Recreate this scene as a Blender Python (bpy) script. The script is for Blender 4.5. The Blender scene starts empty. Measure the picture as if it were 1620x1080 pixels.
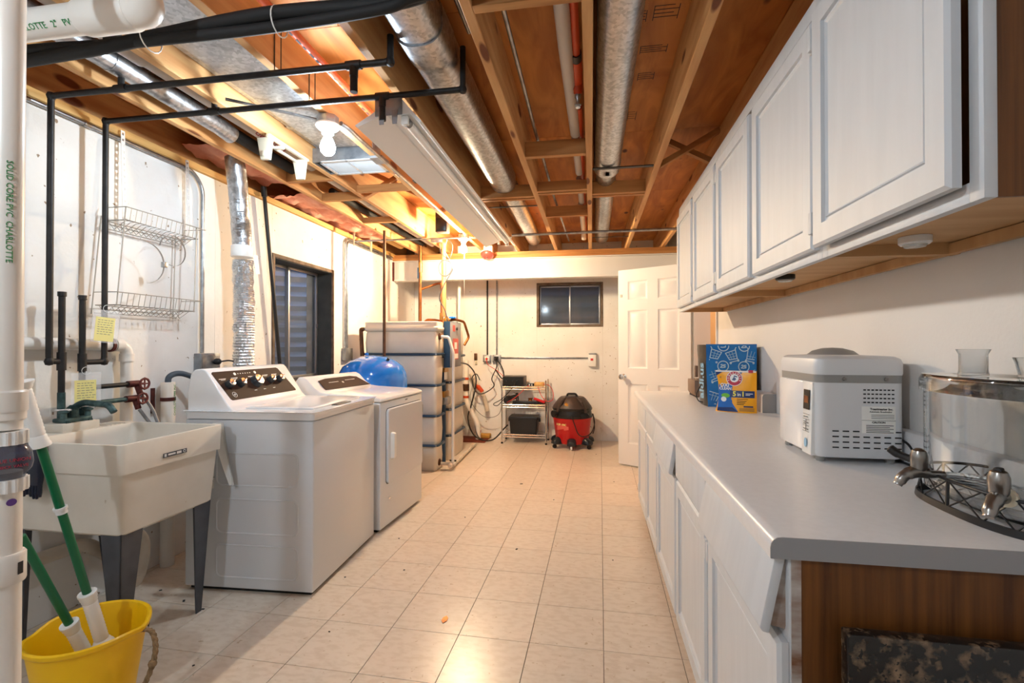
import bpy, bmesh, math, random
from mathutils import Vector, Matrix, noise
from math import sin, cos, pi, radians
random.seed(7)
S = bpy.context.scene
C = S.collection

# ------------------------------------------------------------------ camera
cam_data = bpy.data.cameras.new('camera')
cam_data.sensor_width = 36.0
cam_data.lens = 767.0 / 1620.0 * 36.0
cam_data.clip_start = 0.02
cam = bpy.data.objects.new('camera', cam_data)
cam.location = (0, 0, 1.238)
cam.rotation_euler = (pi / 2 + 0.008, 0, 0.1625)
C.objects.link(cam)
S.camera = cam

# ------------------------------------------------------------------ world, exposure
W = bpy.data.worlds.new('world')
S.world = W
W.use_nodes = True
W.node_tree.nodes['Background'].inputs['Color'].default_value = (0.10, 0.16, 0.30, 1)
W.node_tree.nodes['Background'].inputs['Strength'].default_value = 4.0
S.view_settings.view_transform = 'Standard'
S.view_settings.look = 'None'
S.view_settings.gamma = 1.0
S.view_settings.use_curve_mapping = False
S.view_settings.exposure = 1.25
BULB_COOL = 275.0      # ceiling bulb over the washer
BULB_WARM = 1100.0      # ceiling bulb at the steel beam
BULB_REAR_FILL = 350.0      # unseen bulb added behind the camera as fill light

# ------------------------------------------------------------------ mesh helper
ROOT = {}
def R3(ax, a): return Matrix.Rotation(a, 4, ax)
def T3(x, y=0, z=0): return Matrix.Translation((x, y, z))
def frame(o, u, v):
    u = Vector(u).normalized(); v = Vector(v); v = (v - u * v.dot(u)).normalized(); n = u.cross(v)
    return Matrix(((u.x, v.x, n.x, o[0]), (u.y, v.y, n.y, o[1]), (u.z, v.z, n.z, o[2]), (0, 0, 0, 1)))

def fillet(pts, r, seg=5):
    pts = [Vector(p) for p in pts]; out = [pts[0]]
    for i in range(1, len(pts) - 1):
        a, b, c = pts[i - 1], pts[i], pts[i + 1]
        d1 = (a - b); d2 = (c - b)
        rr = min(r, d1.length * .49, d2.length * .49)
        p0 = b + d1.normalized() * rr; p2 = b + d2.normalized() * rr
        for k in range(seg + 1):
            t = k / seg
            out.append(p0 * (1 - t) ** 2 + b * 2 * t * (1 - t) + p2 * t * t)
    out.append(pts[-1]); return out

def spline(pts, n=8):
    P = [Vector(p) for p in pts]; P = [P[0] * 2 - P[1]] + P + [P[-1] * 2 - P[-2]]; out = []
    for i in range(1, len(P) - 2):
        for k in range(n):
            t = k / n
            out.append(0.5 * ((2 * P[i]) + (P[i + 1] - P[i - 1]) * t + (2 * P[i - 1] - 5 * P[i] + 4 * P[i + 1] - P[i + 2]) * t * t + (3 * P[i] - P[i - 1] - 3 * P[i + 1] + P[i + 2]) * t ** 3))
    out.append(P[-2]); return out

class MB:
    def __init__(s): s.v = []; s.f = []
    def add(s, vs, fs):
        b = len(s.v); s.v += [Vector(p) for p in vs]; s.f += [tuple(i + b for i in q) for q in fs]; return s
    def box(s, x0, x1, y0, y1, z0, z1, M=None):
        vs = [(x, y, z) for z in (z0, z1) for y in (y0, y1) for x in (x0, x1)]
        if M: vs = [M @ Vector(p) for p in vs]
        return s.add(vs, [(0, 2, 3, 1), (4, 5, 7, 6), (0, 1, 5, 4), (2, 6, 7, 3), (0, 4, 6, 2), (1, 3, 7, 5)])
    def beam(s, a, b, w, h, up=(0, 0, 1)):
        a = Vector(a); b = Vector(b); d = (b - a); L = d.length; d.normalize(); u = Vector(up); x = d.cross(u)
        if x.length < 1e-5: x = d.cross(Vector((1, 0, 0)))
        x.normalize(); u = x.cross(d)
        vs = [p + x * (i * w / 2) + u * (j * h / 2) for p in (a, b) for (i, j) in ((-1, -1), (1, -1), (1, 1), (-1, 1))]
        return s.add(vs, [(0, 1, 2, 3), (7, 6, 5, 4), (0, 4, 5, 1), (1, 5, 6, 2), (2, 6, 7, 3), (3, 7, 4, 0)])
    def loft(s, rings, caps=True, closed=False):
        n = len(rings[0]); m = len(rings); vs = [p for r in rings for p in r]; fs = []
        for j in range(m if closed else m - 1):
            for i in range(n):
                k = (j + 1) % m
                fs.append((j * n + i, j * n + (i + 1) % n, k * n + (i + 1) % n, k * n + i))
        if caps and not closed: fs += [tuple(range(n - 1, -1, -1)), tuple((m - 1) * n + i for i in range(n))]
        return s.add(vs, fs)
    def tube(s, pts, r, n=10, caps=True, closed=False, M=None):
        P = [Vector(p) for p in pts]
        if M: P = [M @ p for p in P]
        m = len(P); rs = r if isinstance(r, (list, tuple)) else [r] * m
        def tan(i):
            if closed: return (P[(i + 1) % m] - P[i - 1]).normalized()
            if i == 0: return (P[1] - P[0]).normalized()
            if i == m - 1: return (P[-1] - P[-2]).normalized()
            a = (P[i] - P[i - 1]).normalized() + (P[i + 1] - P[i]).normalized()
            return a.normalized() if a.length > 1e-6 else (P[i + 1] - P[i]).normalized()
        t = tan(0); a = Vector((0, 0, 1)) if abs(t.z) < .9 else Vector((1, 0, 0)); x = t.cross(a).normalized(); rings = []
        for i in range(m):
            t = tan(i); x = (x - t * x.dot(t)).normalized(); y = t.cross(x); k = 1.0
            if 0 < i < m - 1 and not closed:
                cth = max(.5, t.dot((P[i + 1] - P[i]).normalized())); k = 1 / cth
            rings.append([P[i] + (x * cos(2 * pi * j / n) + y * sin(2 * pi * j / n)) * rs[i] * (k if k < 1.5 else 1.5) ** .5 for j in range(n)])
        return s.loft(rings, caps, closed)
    def lathe(s, prof, n=24, M=None, caps=True, sx=1, sy=1):
        rings = [[Vector((r * cos(2 * pi * i / n) * sx, r * sin(2 * pi * i / n) * sy, z)) for i in range(n)] for r, z in prof]
        if M: rings = [[M @ p for p in q] for q in rings]
        return s.loft(rings, caps)
    def prism(s, poly, w0, w1, ax='y', M=None):
        def q(u, v, w): return {'x': (w, u, v), 'y': (u, w, v), 'z': (u, v, w)}[ax]
        vs = [Vector(q(u, v, w)) for w in (w0, w1) for u, v in poly]; n = len(poly)
        if M: vs = [M @ p for p in vs]
        return s.add(vs, [tuple(range(n)), tuple(range(2 * n - 1, n - 1, -1))] + [(i, n + i, n + (i + 1) % n, (i + 1) % n) for i in range(n)])
    def rrings(s, w, h, steps, M, close=True):
        """concentric rectangles: steps = (inset, height) from outside in, in the plane of M"""
        rings = []
        for ins, d in steps:
            rings.append([M @ Vector(p) for p in ((ins, ins, d), (w - ins, ins, d), (w - ins, h - ins, d), (ins, h - ins, d))])
        return s.loft(rings, close)
    def xf(s, M): s.v = [M @ p for p in s.v]; return s
    def build(s, name, mat, parent=None, local=False, bevel=0, seg=2, smooth=True, angle=35, label=None, kind=None, normals=True):
        me = bpy.data.meshes.new(name)
        vs = s.v
        if parent is not None and not local:
            Mi = ROOT[parent.name]; vs = [Mi @ p for p in vs]
        me.from_pydata([tuple(p) for p in vs], [], s.f)
        bm = bmesh.new(); bm.from_mesh(me)
        if normals: bmesh.ops.recalc_face_normals(bm, faces=bm.faces)
        if bevel:
            es = [e for e in bm.edges if len(e.link_faces) == 2 and e.calc_face_angle(0) > radians(40)]
            bmesh.ops.bevel(bm, geom=es, offset=bevel, offset_type='OFFSET', segments=seg, profile=.5, affect='EDGES', clamp_overlap=True)
        bm.to_mesh(me); bm.free()
        if smooth:
            me.polygons.foreach_set('use_smooth', [True] * len(me.polygons)); me.set_sharp_from_angle(angle=radians(angle))
        for mm in (mat if isinstance(mat, (list, tuple)) else [mat]): me.materials.append(mm)
        o = bpy.data.objects.new(name, me); C.objects.link(o)
        if parent is not None: o.parent = parent; ROOT[o.name] = ROOT[parent.name]
        else: ROOT[o.name] = Matrix()
        if label: o['label'] = label
        if kind: o['kind'] = kind
        return o
    def single(s, name, mat, label, cat, group=None, **k):
        """a thing that is one mesh, origin at its base"""
        lo = Vector([min(p[i] for p in s.v) for i in range(3)]); hi = Vector([max(p[i] for p in s.v) for i in range(3)])
        c = Vector(((lo.x + hi.x) / 2, (lo.y + hi.y) / 2, lo.z)); s.v = [p - c for p in s.v]
        o = s.build(name, mat, **k); o.location = c; ROOT[o.name] = Matrix.Translation(-c)
        o['label'] = label; o['category'] = cat
        if group: o['group'] = group
        return o

def thing(name, label, cat, loc=(0, 0, 0), rz=0, group=None):
    o = bpy.data.objects.new(name, None); C.objects.link(o); o.empty_display_size = .05
    o.location = loc; o.rotation_euler = (0, 0, rz); o['label'] = label; o['category'] = cat
    if group: o['group'] = group
    ROOT[o.name] = (Matrix.Translation(loc) @ R3('Z', rz)).inverted(); return o

def inst(src, name, parent, M):
    o = bpy.data.objects.new(name, src.data); C.objects.link(o); o.parent = parent; o.matrix_local = M; return o

def text(name, body, size, mat, parent, M, align='CENTER', ext=.0004, sx=1.0, bold=0, label=None):
    cu = bpy.data.curves.new('txt', 'FONT'); cu.body = body; cu.size = size; cu.align_x = align; cu.align_y = 'CENTER'; cu.extrude = ext; cu.offset = bold; cu.resolution_u = 2
    t = bpy.data.objects.new('txt', cu); me = bpy.data.meshes.new_from_object(t); bpy.data.objects.remove(t); bpy.data.curves.remove(cu)
    me.name = name; me.materials.clear(); me.materials.append(mat)
    Mi = ROOT[parent.name] @ M
    me.transform(Mi @ Matrix.Diagonal((sx, 1, 1, 1)))
    o = bpy.data.objects.new(name, me); C.objects.link(o); o.parent = parent; ROOT[o.name] = ROOT[parent.name]
    if label: o['label'] = label
    return o

def circle(n, r, M=None, ph=0, sx=1, sy=1):
    q = [Vector((r * cos(2 * pi * i / n + ph) * sx, r * sin(2 * pi * i / n + ph) * sy, 0)) for i in range(n)]
    return [M @ p for p in q] if M else q
def rrect(w, h, r, n=4):
    q = []
    for cx, cy, a in ((w / 2 - r, h / 2 - r, 0), (-w / 2 + r, h / 2 - r, pi / 2), (-w / 2 + r, -h / 2 + r, pi), (w / 2 - r, -h / 2 + r, 1.5 * pi)):
        for k in range(n + 1):
            t = a + k * pi / 2 / n; q.append((cx + r * cos(t), cy + r * sin(t)))
    return q

# ------------------------------------------------------------------ materials
def rgb(r, g, b):
    f = lambda c: (c / 255 / 12.92) if c / 255 <= .04045 else ((c / 255 + .055) / 1.055) ** 2.4
    return (f(r), f(g), f(b), 1)
MATS = {}
def mat(name, col, rough=.5, metal=0.0, col2=None, sc=8, st=(1, 1, 1), det=5, lo=.35, hi=.65, bump=0, bsc=60, bst=None, coat=0, trans=0, ior=1.45, emit=None, est=0, spec=.5,
        speck=None, ssc=40, sth=.72, voro=False, rand=0, alpha=1, rcol=0, dist=0, knots=None):
    m = bpy.data.materials.new(name); m.use_nodes = True; nt = m.node_tree; N = nt.nodes; L = nt.links; b = N['Principled BSDF']
    b.inputs['Roughness'].default_value = rough; b.inputs['Metallic'].default_value = metal
    b.inputs['Specular IOR Level'].default_value = spec; b.inputs['IOR'].default_value = ior
    b.inputs['Base Color'].default_value = col
    if coat: b.inputs['Coat Weight'].default_value = coat; b.inputs['Coat Roughness'].default_value = .08
    if trans: b.inputs['Transmission Weight'].default_value = trans
    if alpha < 1: b.inputs['Alpha'].default_value = alpha
    if emit: b.inputs['Emission Color'].default_value = emit; b.inputs['Emission Strength'].default_value = est
    tc = N.new('ShaderNodeTexCoord'); src = None
    def coords(stv):
        mp = N.new('ShaderNodeMapping'); mp.inputs['Scale'].default_value = stv
        L.new(tc.outputs['Object'], mp.inputs['Vector']); return mp.outputs['Vector']
    if rand:
        oi = N.new('ShaderNodeObjectInfo')
    def vec(stv):
        v = coords(stv)
        if rand:
            ad = N.new('ShaderNodeVectorMath'); ad.operation = 'MULTIPLY_ADD'
            L.new(oi.outputs['Random'], ad.inputs[0]); ad.inputs[1].default_value = (37, 53, 71); L.new(v, ad.inputs[2]); return ad.outputs[0]
        return v
    if col2:
        if voro:
            t = N.new('ShaderNodeTexVoronoi'); t.inputs['Scale'].default_value = sc; L.new(vec(st), t.inputs['Vector']); fac = t.outputs['Color']
            sp = N.new('ShaderNodeSeparateColor'); L.new(fac, sp.inputs[0]); fac = sp.outputs[0]
        else:
            t = N.new('ShaderNodeTexNoise'); t.inputs['Scale'].default_value = sc; t.inputs['Detail'].default_value = det; t.inputs['Distortion'].default_value = dist
            L.new(vec(st), t.inputs['Vector']); fac = t.outputs['Fac']
        r = N.new('ShaderNodeValToRGB'); r.color_ramp.elements[0].position = lo; r.color_ramp.elements[1].position = hi
        r.color_ramp.elements[0].color = col; r.color_ramp.elements[1].color = col2; L.new(fac, r.inputs['Fac']); src = r.outputs['Color']
    def overlay(fac, c2):
        nonlocal src
        mx = N.new('ShaderNodeMix'); mx.data_type = 'RGBA'; L.new(fac, mx.inputs['Factor'])
        if src: L.new(src, mx.inputs['A'])
        else: mx.inputs['A'].default_value = col
        mx.inputs['B'].default_value = c2; src = mx.outputs['Result']
    if speck:
        t = N.new('ShaderNodeTexNoise'); t.inputs['Scale'].default_value = ssc; t.inputs['Detail'].default_value = 2; L.new(vec((1, 1, 1)), t.inputs['Vector'])
        r = N.new('ShaderNodeValToRGB'); r.color_ramp.elements[0].position = sth; r.color_ramp.elements[1].position = sth + .03; L.new(t.outputs['Fac'], r.inputs['Fac']); overlay(r.outputs['Color'], speck)
    if knots:
        t = N.new('ShaderNodeTexVoronoi'); t.inputs['Scale'].default_value = 1.0; L.new(vec(knots[1]), t.inputs['Vector'])
        r = N.new('ShaderNodeValToRGB'); r.color_ramp.elements[0].position = knots[2]; r.color_ramp.elements[1].position = knots[2] + .05
        r.color_ramp.elements[0].color = (1, 1, 1, 1); r.color_ramp.elements[1].color = (0, 0, 0, 1)
        L.new(t.outputs['Distance'], r.inputs['Fac']); overlay(r.outputs['Color'], knots[0])
    if rcol:
        h = N.new('ShaderNodeHueSaturation'); mr = N.new('ShaderNodeMapRange'); mr.inputs['To Min'].default_value = 1 - rcol; mr.inputs['To Max'].default_value = 1 + rcol
        if not rand: oi = N.new('ShaderNodeObjectInfo')
        L.new(oi.outputs['Random'], mr.inputs['Value']); L.new(mr.outputs['Result'], h.inputs['Value'])
        if src: L.new(src, h.inputs['Color'])
        else: h.inputs['Color'].default_value = col
        src = h.outputs['Color']
    if src: L.new(src, b.inputs['Base Color'])
    if bump:
        t = N.new('ShaderNodeTexNoise'); t.inputs['Scale'].default_value = bsc; t.inputs['Detail'].default_value = 4; L.new(vec(bst or (1, 1, 1)), t.inputs['Vector'])
        bp = N.new('ShaderNodeBump'); bp.inputs['Strength'].default_value = bump; bp.inputs['Distance'].default_value = .01; L.new(t.outputs['Fac'], bp.inputs['Height']); L.new(bp.outputs['Normal'], b.inputs['Normal'])
    MATS[name] = m; return m

m_wall = mat('painted_wall', rgb(236, 235, 233), .7, col2=rgb(228, 225, 220), sc=3, bump=.18, bsc=30, speck=rgb(150, 128, 105), ssc=28, sth=.715)
m_drywall = mat('drywall_paint', rgb(226, 223, 220), .6, col2=rgb(220, 217, 214), sc=2, bump=.06, bsc=90)
m_concrete = mat('bare_concrete', rgb(150, 128, 108), .85, col2=rgb(110, 92, 76), sc=9, bump=.4, bsc=40)
m_tile = mat('vinyl_tile', rgb(218, 204, 188), .28, col2=rgb(209, 193, 175), sc=22, st=(1, 2.0, 1), lo=.45, hi=.62, rand=1, rcol=.018, speck=rgb(190, 168, 142), ssc=40, sth=.70, bump=.02, bsc=6, spec=.5)
m_grout = mat('tile_joint', rgb(92, 74, 58), .9)
m_lumber = mat('joist_lumber', rgb(214, 166, 110), .62, col2=rgb(188, 132, 78), sc=2.2, st=(9, .8, 9), det=7, rand=1, rcol=.07, bump=.08, bsc=8, bst=(14, .7, 14), knots=(rgb(110, 56, 22), (9, 2.2, 6), .12))
m_lumber_x = mat('blocking_lumber', rgb(198, 142, 84), .65, col2=rgb(168, 110, 60), sc=2.2, st=(.8, 9, 9), det=7, rand=1, rcol=.1, bump=.08, bsc=8, bst=(.7, 14, 14))
m_sill = mat('treated_sill_wood', rgb(222, 180, 112), .65, col2=rgb(196, 148, 84), sc=3, st=(9, .7, 9), rand=1)
m_ply = mat('plywood_deck', rgb(208, 136, 62), .6, col2=rgb(168, 98, 38), sc=1.6, st=(5, 1.2, 1), det=8, dist=1.2, rand=1, rcol=.06, knots=(rgb(88, 38, 10), (5, 2.6, 1), .07))
m_oak = mat('oak_panel', rgb(122, 74, 28), .5, col2=rgb(76, 42, 14), sc=2.5, st=(26, 26, .8), det=8, lo=.3, hi=.7, bump=.05, bsc=10, bst=(14, 14, .5))
m_maple = mat('raw_veneer', rgb(205, 164, 116), .6, col2=rgb(188, 144, 96), sc=3, st=(1, 5, 1))
m_cab = mat('white_cabinet_paint', rgb(211, 213, 216), .5, col2=rgb(206, 208, 211), sc=4, st=(1, 6, .8), bump=.02, bsc=14, bst=(1, 9, .8))
m_worn = mat('worn_brown_edge', rgb(126, 84, 56), .7, col2=rgb(200, 196, 190), sc=7, st=(1, 1, 3))
m_lam = mat('grey_laminate', rgb(224, 224, 226), .30, col2=rgb(220, 220, 222), sc=60)
m_lamedge = mat('grey_laminate_core', rgb(150, 149, 150), .5)
m_galv = mat('galvanized_steel', rgb(200, 203, 208), .36, 1.0, col2=rgb(166, 170, 176), sc=75, voro=True, lo=.1, hi=.9, bump=.12, bsc=22)
m_galv_d = mat('galvanized_dull', rgb(165, 168, 172), .5, .9, col2=rgb(130, 133, 138), sc=14, bump=.05)
m_steel = mat('conduit_steel', rgb(176, 178, 180), .35, 1.0, col2=rgb(140, 142, 146), sc=20)
m_chrome = mat('chrome', rgb(225, 226, 228), .12, 1.0)
m_nickel = mat('brushed_nickel', rgb(150, 146, 142), .28, 1.0)
m_black = mat('black_iron', rgb(46, 43, 42), .5, .3, col2=rgb(34, 32, 32), sc=20)
m_foam = mat('black_foam', rgb(26, 26, 27), .7)
m_rubber = mat('black_rubber', rgb(20, 20, 21), .55)
m_blackpl = mat('black_plastic', rgb(28, 28, 30), .4)
m_pvc = mat('white_pvc', rgb(238, 233, 226), .32, col2=rgb(228, 221, 212), sc=3)
m_pvcold = mat('stained_pvc', rgb(222, 212, 198), .45, col2=rgb(196, 182, 164), sc=5)
m_pvcgrey = mat('grey_pvc', rgb(196, 186, 176), .4)
m_cpvc = mat('orange_cpvc', rgb(222, 98, 52), .32)
m_cpvc2 = mat('orange_coupling', rgb(196, 70, 28), .4)
m_copper = mat('aged_copper', rgb(168, 104, 58), .38, .85, col2=rgb(120, 74, 42), sc=12)
m_brass = mat('brass', rgb(176, 132, 66), .35, .9)
m_bronze = mat('brown_pipe', rgb(104, 72, 52), .45, .6, col2=rgb(78, 52, 38), sc=14)
m_verd = mat('verdigris_brass', rgb(44, 66, 68), .5, .5, col2=rgb(92, 118, 118), sc=22, lo=.45, hi=.7)
m_foil = mat('aluminium_foil', rgb(216, 220, 224), .22, 1.0, bump=.8, bsc=60)
m_enamel = mat('white_enamel', rgb(236, 236, 238), .2, coat=.4)
m_enamel_b = mat('grey_white_enamel', rgb(214, 217, 222), .3, coat=.2)
m_brownpan = mat('bronze_console', rgb(58, 42, 36), .5, 0, spec=.04)
m_darkpl = mat('dark_plastic', rgb(30, 34, 40), .3)
m_whitepl = mat('white_plastic', rgb(236, 235, 232), .35)
m_cream = mat('cream_plastic', rgb(212, 202, 180), .4)
m_tub = mat('sink_plastic', rgb(216, 210, 199), .5, col2=rgb(206, 199, 187), sc=5, speck=rgb(150, 120, 90), ssc=12, sth=.74)
m_leg = mat('painted_grey_leg', rgb(84, 88, 96), .4, .4, col2=rgb(70, 72, 78), sc=10)
m_yellow = mat('yellow_rubber', rgb(246, 198, 6), .42, col2=rgb(238, 184, 2), sc=4)
m_green = mat('green_pole', rgb(6, 96, 58), .28)
m_rope = mat('rope', rgb(150, 124, 92), .9, col2=rgb(112, 90, 64), sc=60)
m_blue = mat('blue_tank_paint', rgb(26, 118, 218), .15, coat=.6)
m_tankpl = mat('tank_plastic', rgb(228, 219, 206), .4, col2=rgb(218, 208, 194), sc=4)
m_strap = mat('blue_steel_strap', rgb(50, 72, 96), .4, .5)
m_ctrl = mat('grey_control_face', rgb(140, 142, 150), .45)
m_ctrlblue = mat('blue_control_box', rgb(26, 62, 96), .45)
m_red = mat('red_plastic', rgb(200, 26, 30), .3)
m_redpaint = mat('red_paint', rgb(206, 62, 56), .35)
m_redlabel = mat('red_print', rgb(206, 90, 80), .5)
m_rust = mat('rusty_wheel', rgb(104, 44, 40), .6, .3, col2=rgb(70, 34, 30), sc=30)
m_rusty = mat('rusty_wood', rgb(112, 44, 22), .7)
m_paper = mat('yellow_note', rgb(240, 228, 150), .8)
m_paperw = mat('white_paper', rgb(240, 238, 232), .8)
m_ink = mat('dark_ink', rgb(40, 38, 40), .7)
m_greytext = mat('grey_ink', rgb(120, 118, 118), .7)
m_whiteink = mat('white_ink', rgb(240, 240, 240), .5)
m_greenink = mat('green_ink', rgb(60, 140, 80), .6)
m_redink = mat('red_ink', rgb(176, 40, 60), .6)
m_sleeve = mat('clear_sleeve', (1, 1, 1, 1), .15, trans=.0, alpha=.22)
m_glass = mat('clear_glass', (.97, .985, .985, 1), .02, trans=1.0, ior=1.45)
m_frost = mat('frosted_glass', (.96, .97, .97, 1), .25, trans=.9, ior=1.35)
m_winglass = mat('window_glass', rgb(130, 145, 165), .08, alpha=.14, spec=.6)
m_well = mat('corrugated_well', rgb(170, 180, 196), .5, .3)
m_winframe = mat('aluminium_frame', rgb(190, 188, 186), .4, .8)
m_jamb = mat('dark_jamb', rgb(70, 70, 66), .6, col2=rgb(58, 58, 56), sc=8)
m_winwood = mat('weathered_buck', rgb(122, 106, 92), .8, col2=rgb(92, 76, 62), sc=16)
m_pink = mat('pink_insulation', rgb(242, 184, 160), .95, col2=rgb(224, 148, 124), sc=9, bump=.8, bsc=24)
m_bulb1 = mat('lit_bulb_cool', (1, 1, 1, 1), .4, emit=(.75, .89, 1, 1), est=BULB_COOL)
m_bulb2 = mat('lit_bulb_warm', (1, 1, 1, 1), .4, emit=(1, .76, .47, 1), est=BULB_WARM)
m_bulb3 = mat('added_fill_bulb_rear', (1, 1, 1, 1), .4, emit=(.75, .89, 1, 1), est=BULB_REAR_FILL)
m_bulb4 = mat('added_bulb_hall', (1, 1, 1, 1), .4, emit=(1, .80, .55, 1), est=160.0)  # glow of the bulb added out of sight in the hall
m_fixture = mat('fixture_enamel', rgb(238, 238, 238), .35)
m_tubeglass = mat('fluorescent_tube', rgb(246, 246, 244), .25)
m_bagblue = mat('blue_bag', rgb(22, 130, 206), .3, col2=rgb(12, 106, 186), sc=6, bump=.2, bsc=9)
m_bagblack = mat('black_bag_side', rgb(50, 44, 42), .35, bump=.3, bsc=14)
m_bagprint = mat('pale_bag_print', rgb(196, 224, 236), .4)
m_bagcell = mat('cart_cell_print', rgb(150, 194, 222), .4)
m_navy = mat('navy_print', rgb(16, 50, 110), .3)
m_orange = mat('pouch_orange', rgb(248, 172, 22), .28, bump=.15, bsc=12)
m_podblue = mat('pod_blue_print', rgb(24, 104, 190), .3)
m_podgreen = mat('pod_green_print', rgb(110, 190, 60), .4)
m_crimson = mat('crimson_print', rgb(186, 22, 54), .4)
m_yellowink = mat('yellow_print', rgb(252, 236, 90), .4)
m_brownbox = mat('brown_plastic', rgb(124, 98, 80), .45)
m_greypl = mat('grey_plastic', rgb(220, 220, 221), .35)
m_greypl2 = mat('warm_grey_plastic', rgb(150, 148, 144), .4)
m_lcd = mat('black_panel', rgb(24, 26, 28), .2)
m_granite = mat('dark_granite', rgb(30, 28, 27), .18, col2=rgb(150, 122, 94), sc=46, det=8, lo=.48, hi=.82, coat=.3, speck=rgb(20, 18, 18), ssc=80, sth=.56)
m_wire = mat('wire_coated', rgb(168, 162, 152), .4, .4)
m_door = mat('door_paint', rgb(232, 230, 228), .4)
m_hallwall = mat('hall_wall', rgb(238, 214, 178), .7)
m_dustgrey = mat('grey_hose', rgb(64, 74, 86), .5)
m_brownlid = mat('dark_brown_lid', rgb(62, 50, 46), .45)
m_gloveblue = mat('navy_rubber', rgb(18, 26, 46), .4)
m_register = mat('register_enamel', rgb(196, 197, 198), .45)
# ================================================================== ROOM SHELL
XL, XR, YB, YF = -2.42, .965, 6.41, -1.6
ZJ, ZD = 2.35, 2.585          # joist underside, deck underside
ST = 'structure'

# ---- floor: slab and vinyl tiles (tile grid runs 1 degree off the walls)
floor = MB().box(XL - .3, 2.4, YF - .3, YB + .3, -.12, -.0035).build('floor', m_grout, kind=ST)
dl = .0172; TS = .3048; gx, gy = .0126, 2.0109
def t2r(x, y): return (x * cos(dl) + y * sin(dl), -x * sin(dl) + y * cos(dl))
def clip(poly, ax, lim, keep_less):
    out = []
    for i in range(len(poly)):
        a, b = poly[i], poly[(i + 1) % len(poly)]
        ia = (a[ax] <= lim) == keep_less or a[ax] == lim; ib = (b[ax] <= lim) == keep_less or b[ax] == lim
        if ia: out.append(a)
        if ia != ib:
            t = (lim - a[ax]) / (b[ax] - a[ax]); out.append((a[0] + (b[0] - a[0]) * t, a[1] + (b[1] - a[1]) * t))
    return out
g = .0011
full = MB().prism([(-TS / 2 + g, -TS / 2 + g), (TS / 2 - g, -TS / 2 + g), (TS / 2 - g, TS / 2 - g), (-TS / 2 + g, TS / 2 - g)], -.003, 0, 'z').build('tile', m_tile, floor, bevel=.0006, seg=1)
first = True
for i in range(-9, 5):
    for j in range(-5, 16):
        x0, y0 = gx + i * TS, gy + j * TS
        cx, cy = t2r(x0 + TS / 2, y0 + TS / 2)
        cs = [t2r(x0 + a, y0 + b) for a, b in ((g, g), (TS - g, g), (TS - g, TS - g), (g, TS - g))]
        if all(XL < c[0] < XR and c[1] < YB for c in cs):
            M = T3(cx, cy) @ R3('Z', -dl)
            if first: full.matrix_local = M; first = False
            else: inst(full, 'tile', floor, M)
        else:
            q = clip(clip(clip(cs, 0, XL + .001, False), 0, XR - .001, True), 1, YB - .001, True)
            if len(q) >= 3:
                ar = abs(sum(q[k][0] * q[(k + 1) % len(q)][1] - q[(k + 1) % len(q)][0] * q[k][1] for k in range(len(q)))) / 2
                if ar > .004: MB().prism(q, -.003, 0, 'z').build('tile', m_tile, floor)
# hall tiles beyond the doorway are too far to tell apart
MB().box(XR + .001, 2.3, 3.0, 6.3, -.003, 0).build('hall_floor', m_tile, floor)

# ---- left wall: core, painted boards, window
wy0, wy1, wz0, wz1 = 3.40, 4.24, .95, 1.92
wl = MB()
wl.box(XL - .26, XL - .012, YF, YB + .2, -.1, wz0); wl.box(XL - .26, XL - .012, YF, YB + .2, wz1, 2.32)
wl.box(XL - .26, XL - .012, YF, wy0, wz0, wz1); wl.box(XL - .26, XL - .012, wy1, YB + .2, wz0, wz1)
wall_left = wl.build('wall_left', m_concrete, kind=ST)
def board_l(y0, y1, z0, z1): MB().box(XL - .012, XL, y0 + .0004, y1 - .0004, z0, z1).build('wall_board', m_wall, wall_left, bevel=.0008, seg=1)
for a, b in ((YF, -.86), (-.86, .36), (.36, 1.58), (1.58, 2.80), (2.80, 3.31)): board_l(a, b, 0, 2.318)
board_l(3.31, wy0 - .03, 0, 2.318); board_l(wy0 - .03, wy1 + .03, 0, wz0 - .03); board_l(wy0 - .03, wy1 + .03, wz1 + .03, 2.318)
board_l(wy1 + .03, 5.46, 0, 2.318); board_l(5.46, YB, 0, 2.318)
MB().box(XL - .15, XL + .018, YF, YB - .001, 2.322, 2.362).build('sill_plate', m_sill, wall_left, bevel=.002)
MB().box(XL - .16, XL - .12, YF, YB + .012, 2.322, ZD).build('rim_joist', m_lumber, wall_left)

win1 = bpy.data.objects.new('window_1', None); C.objects.link(win1); win1['kind'] = ST; ROOT[win1.name] = Matrix()
b = MB(); xo, xi = XL + .008, XL - .20
b.box(xi, xo, wy0 - .03, wy0, wz0 - .03, wz1 + .03); b.box(xi, xo, wy1, wy1 + .03, wz0 - .03, wz1 + .03)
b.box(xi, xo, wy0, wy1, wz1, wz1 + .03); b.box(xi, xo, wy0, wy1, wz0 - .03, wz0)
b.build('window_buck', m_winwood, win1, bevel=.003)
b = MB()
b.box(xi, XL - .004, wy0, wy0 + .004, wz0, wz1); b.box(xi, XL - .004, wy1 - .004, wy1, wz0, wz1); b.box(xi, XL - .004, wy0, wy1, wz1 - .004, wz1); b.box(xi, XL - .004, wy0, wy1, wz0, wz0 + .004)
b.build('jamb_liner', m_jamb, win1)
def win_frame(parent, plane, u0, u1, v0, v1, d0, d1, w, ax):
    m = MB()
    for (a, b_, c, d) in ((u0, u0 + w, v0, v1), (u1 - w, u1, v0, v1), (u0 + w, u1 - w, v0, v0 + w), (u0 + w, u1 - w, v1 - w, v1)):
        if ax == 'x': m.box(d0, d1, a, b_, c, d)
        else: m.box(a, b_, d0, d1, c, d)
    return m.build('sash_frame', m_winframe, parent, bevel=.002)
xw = XL - .15
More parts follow.
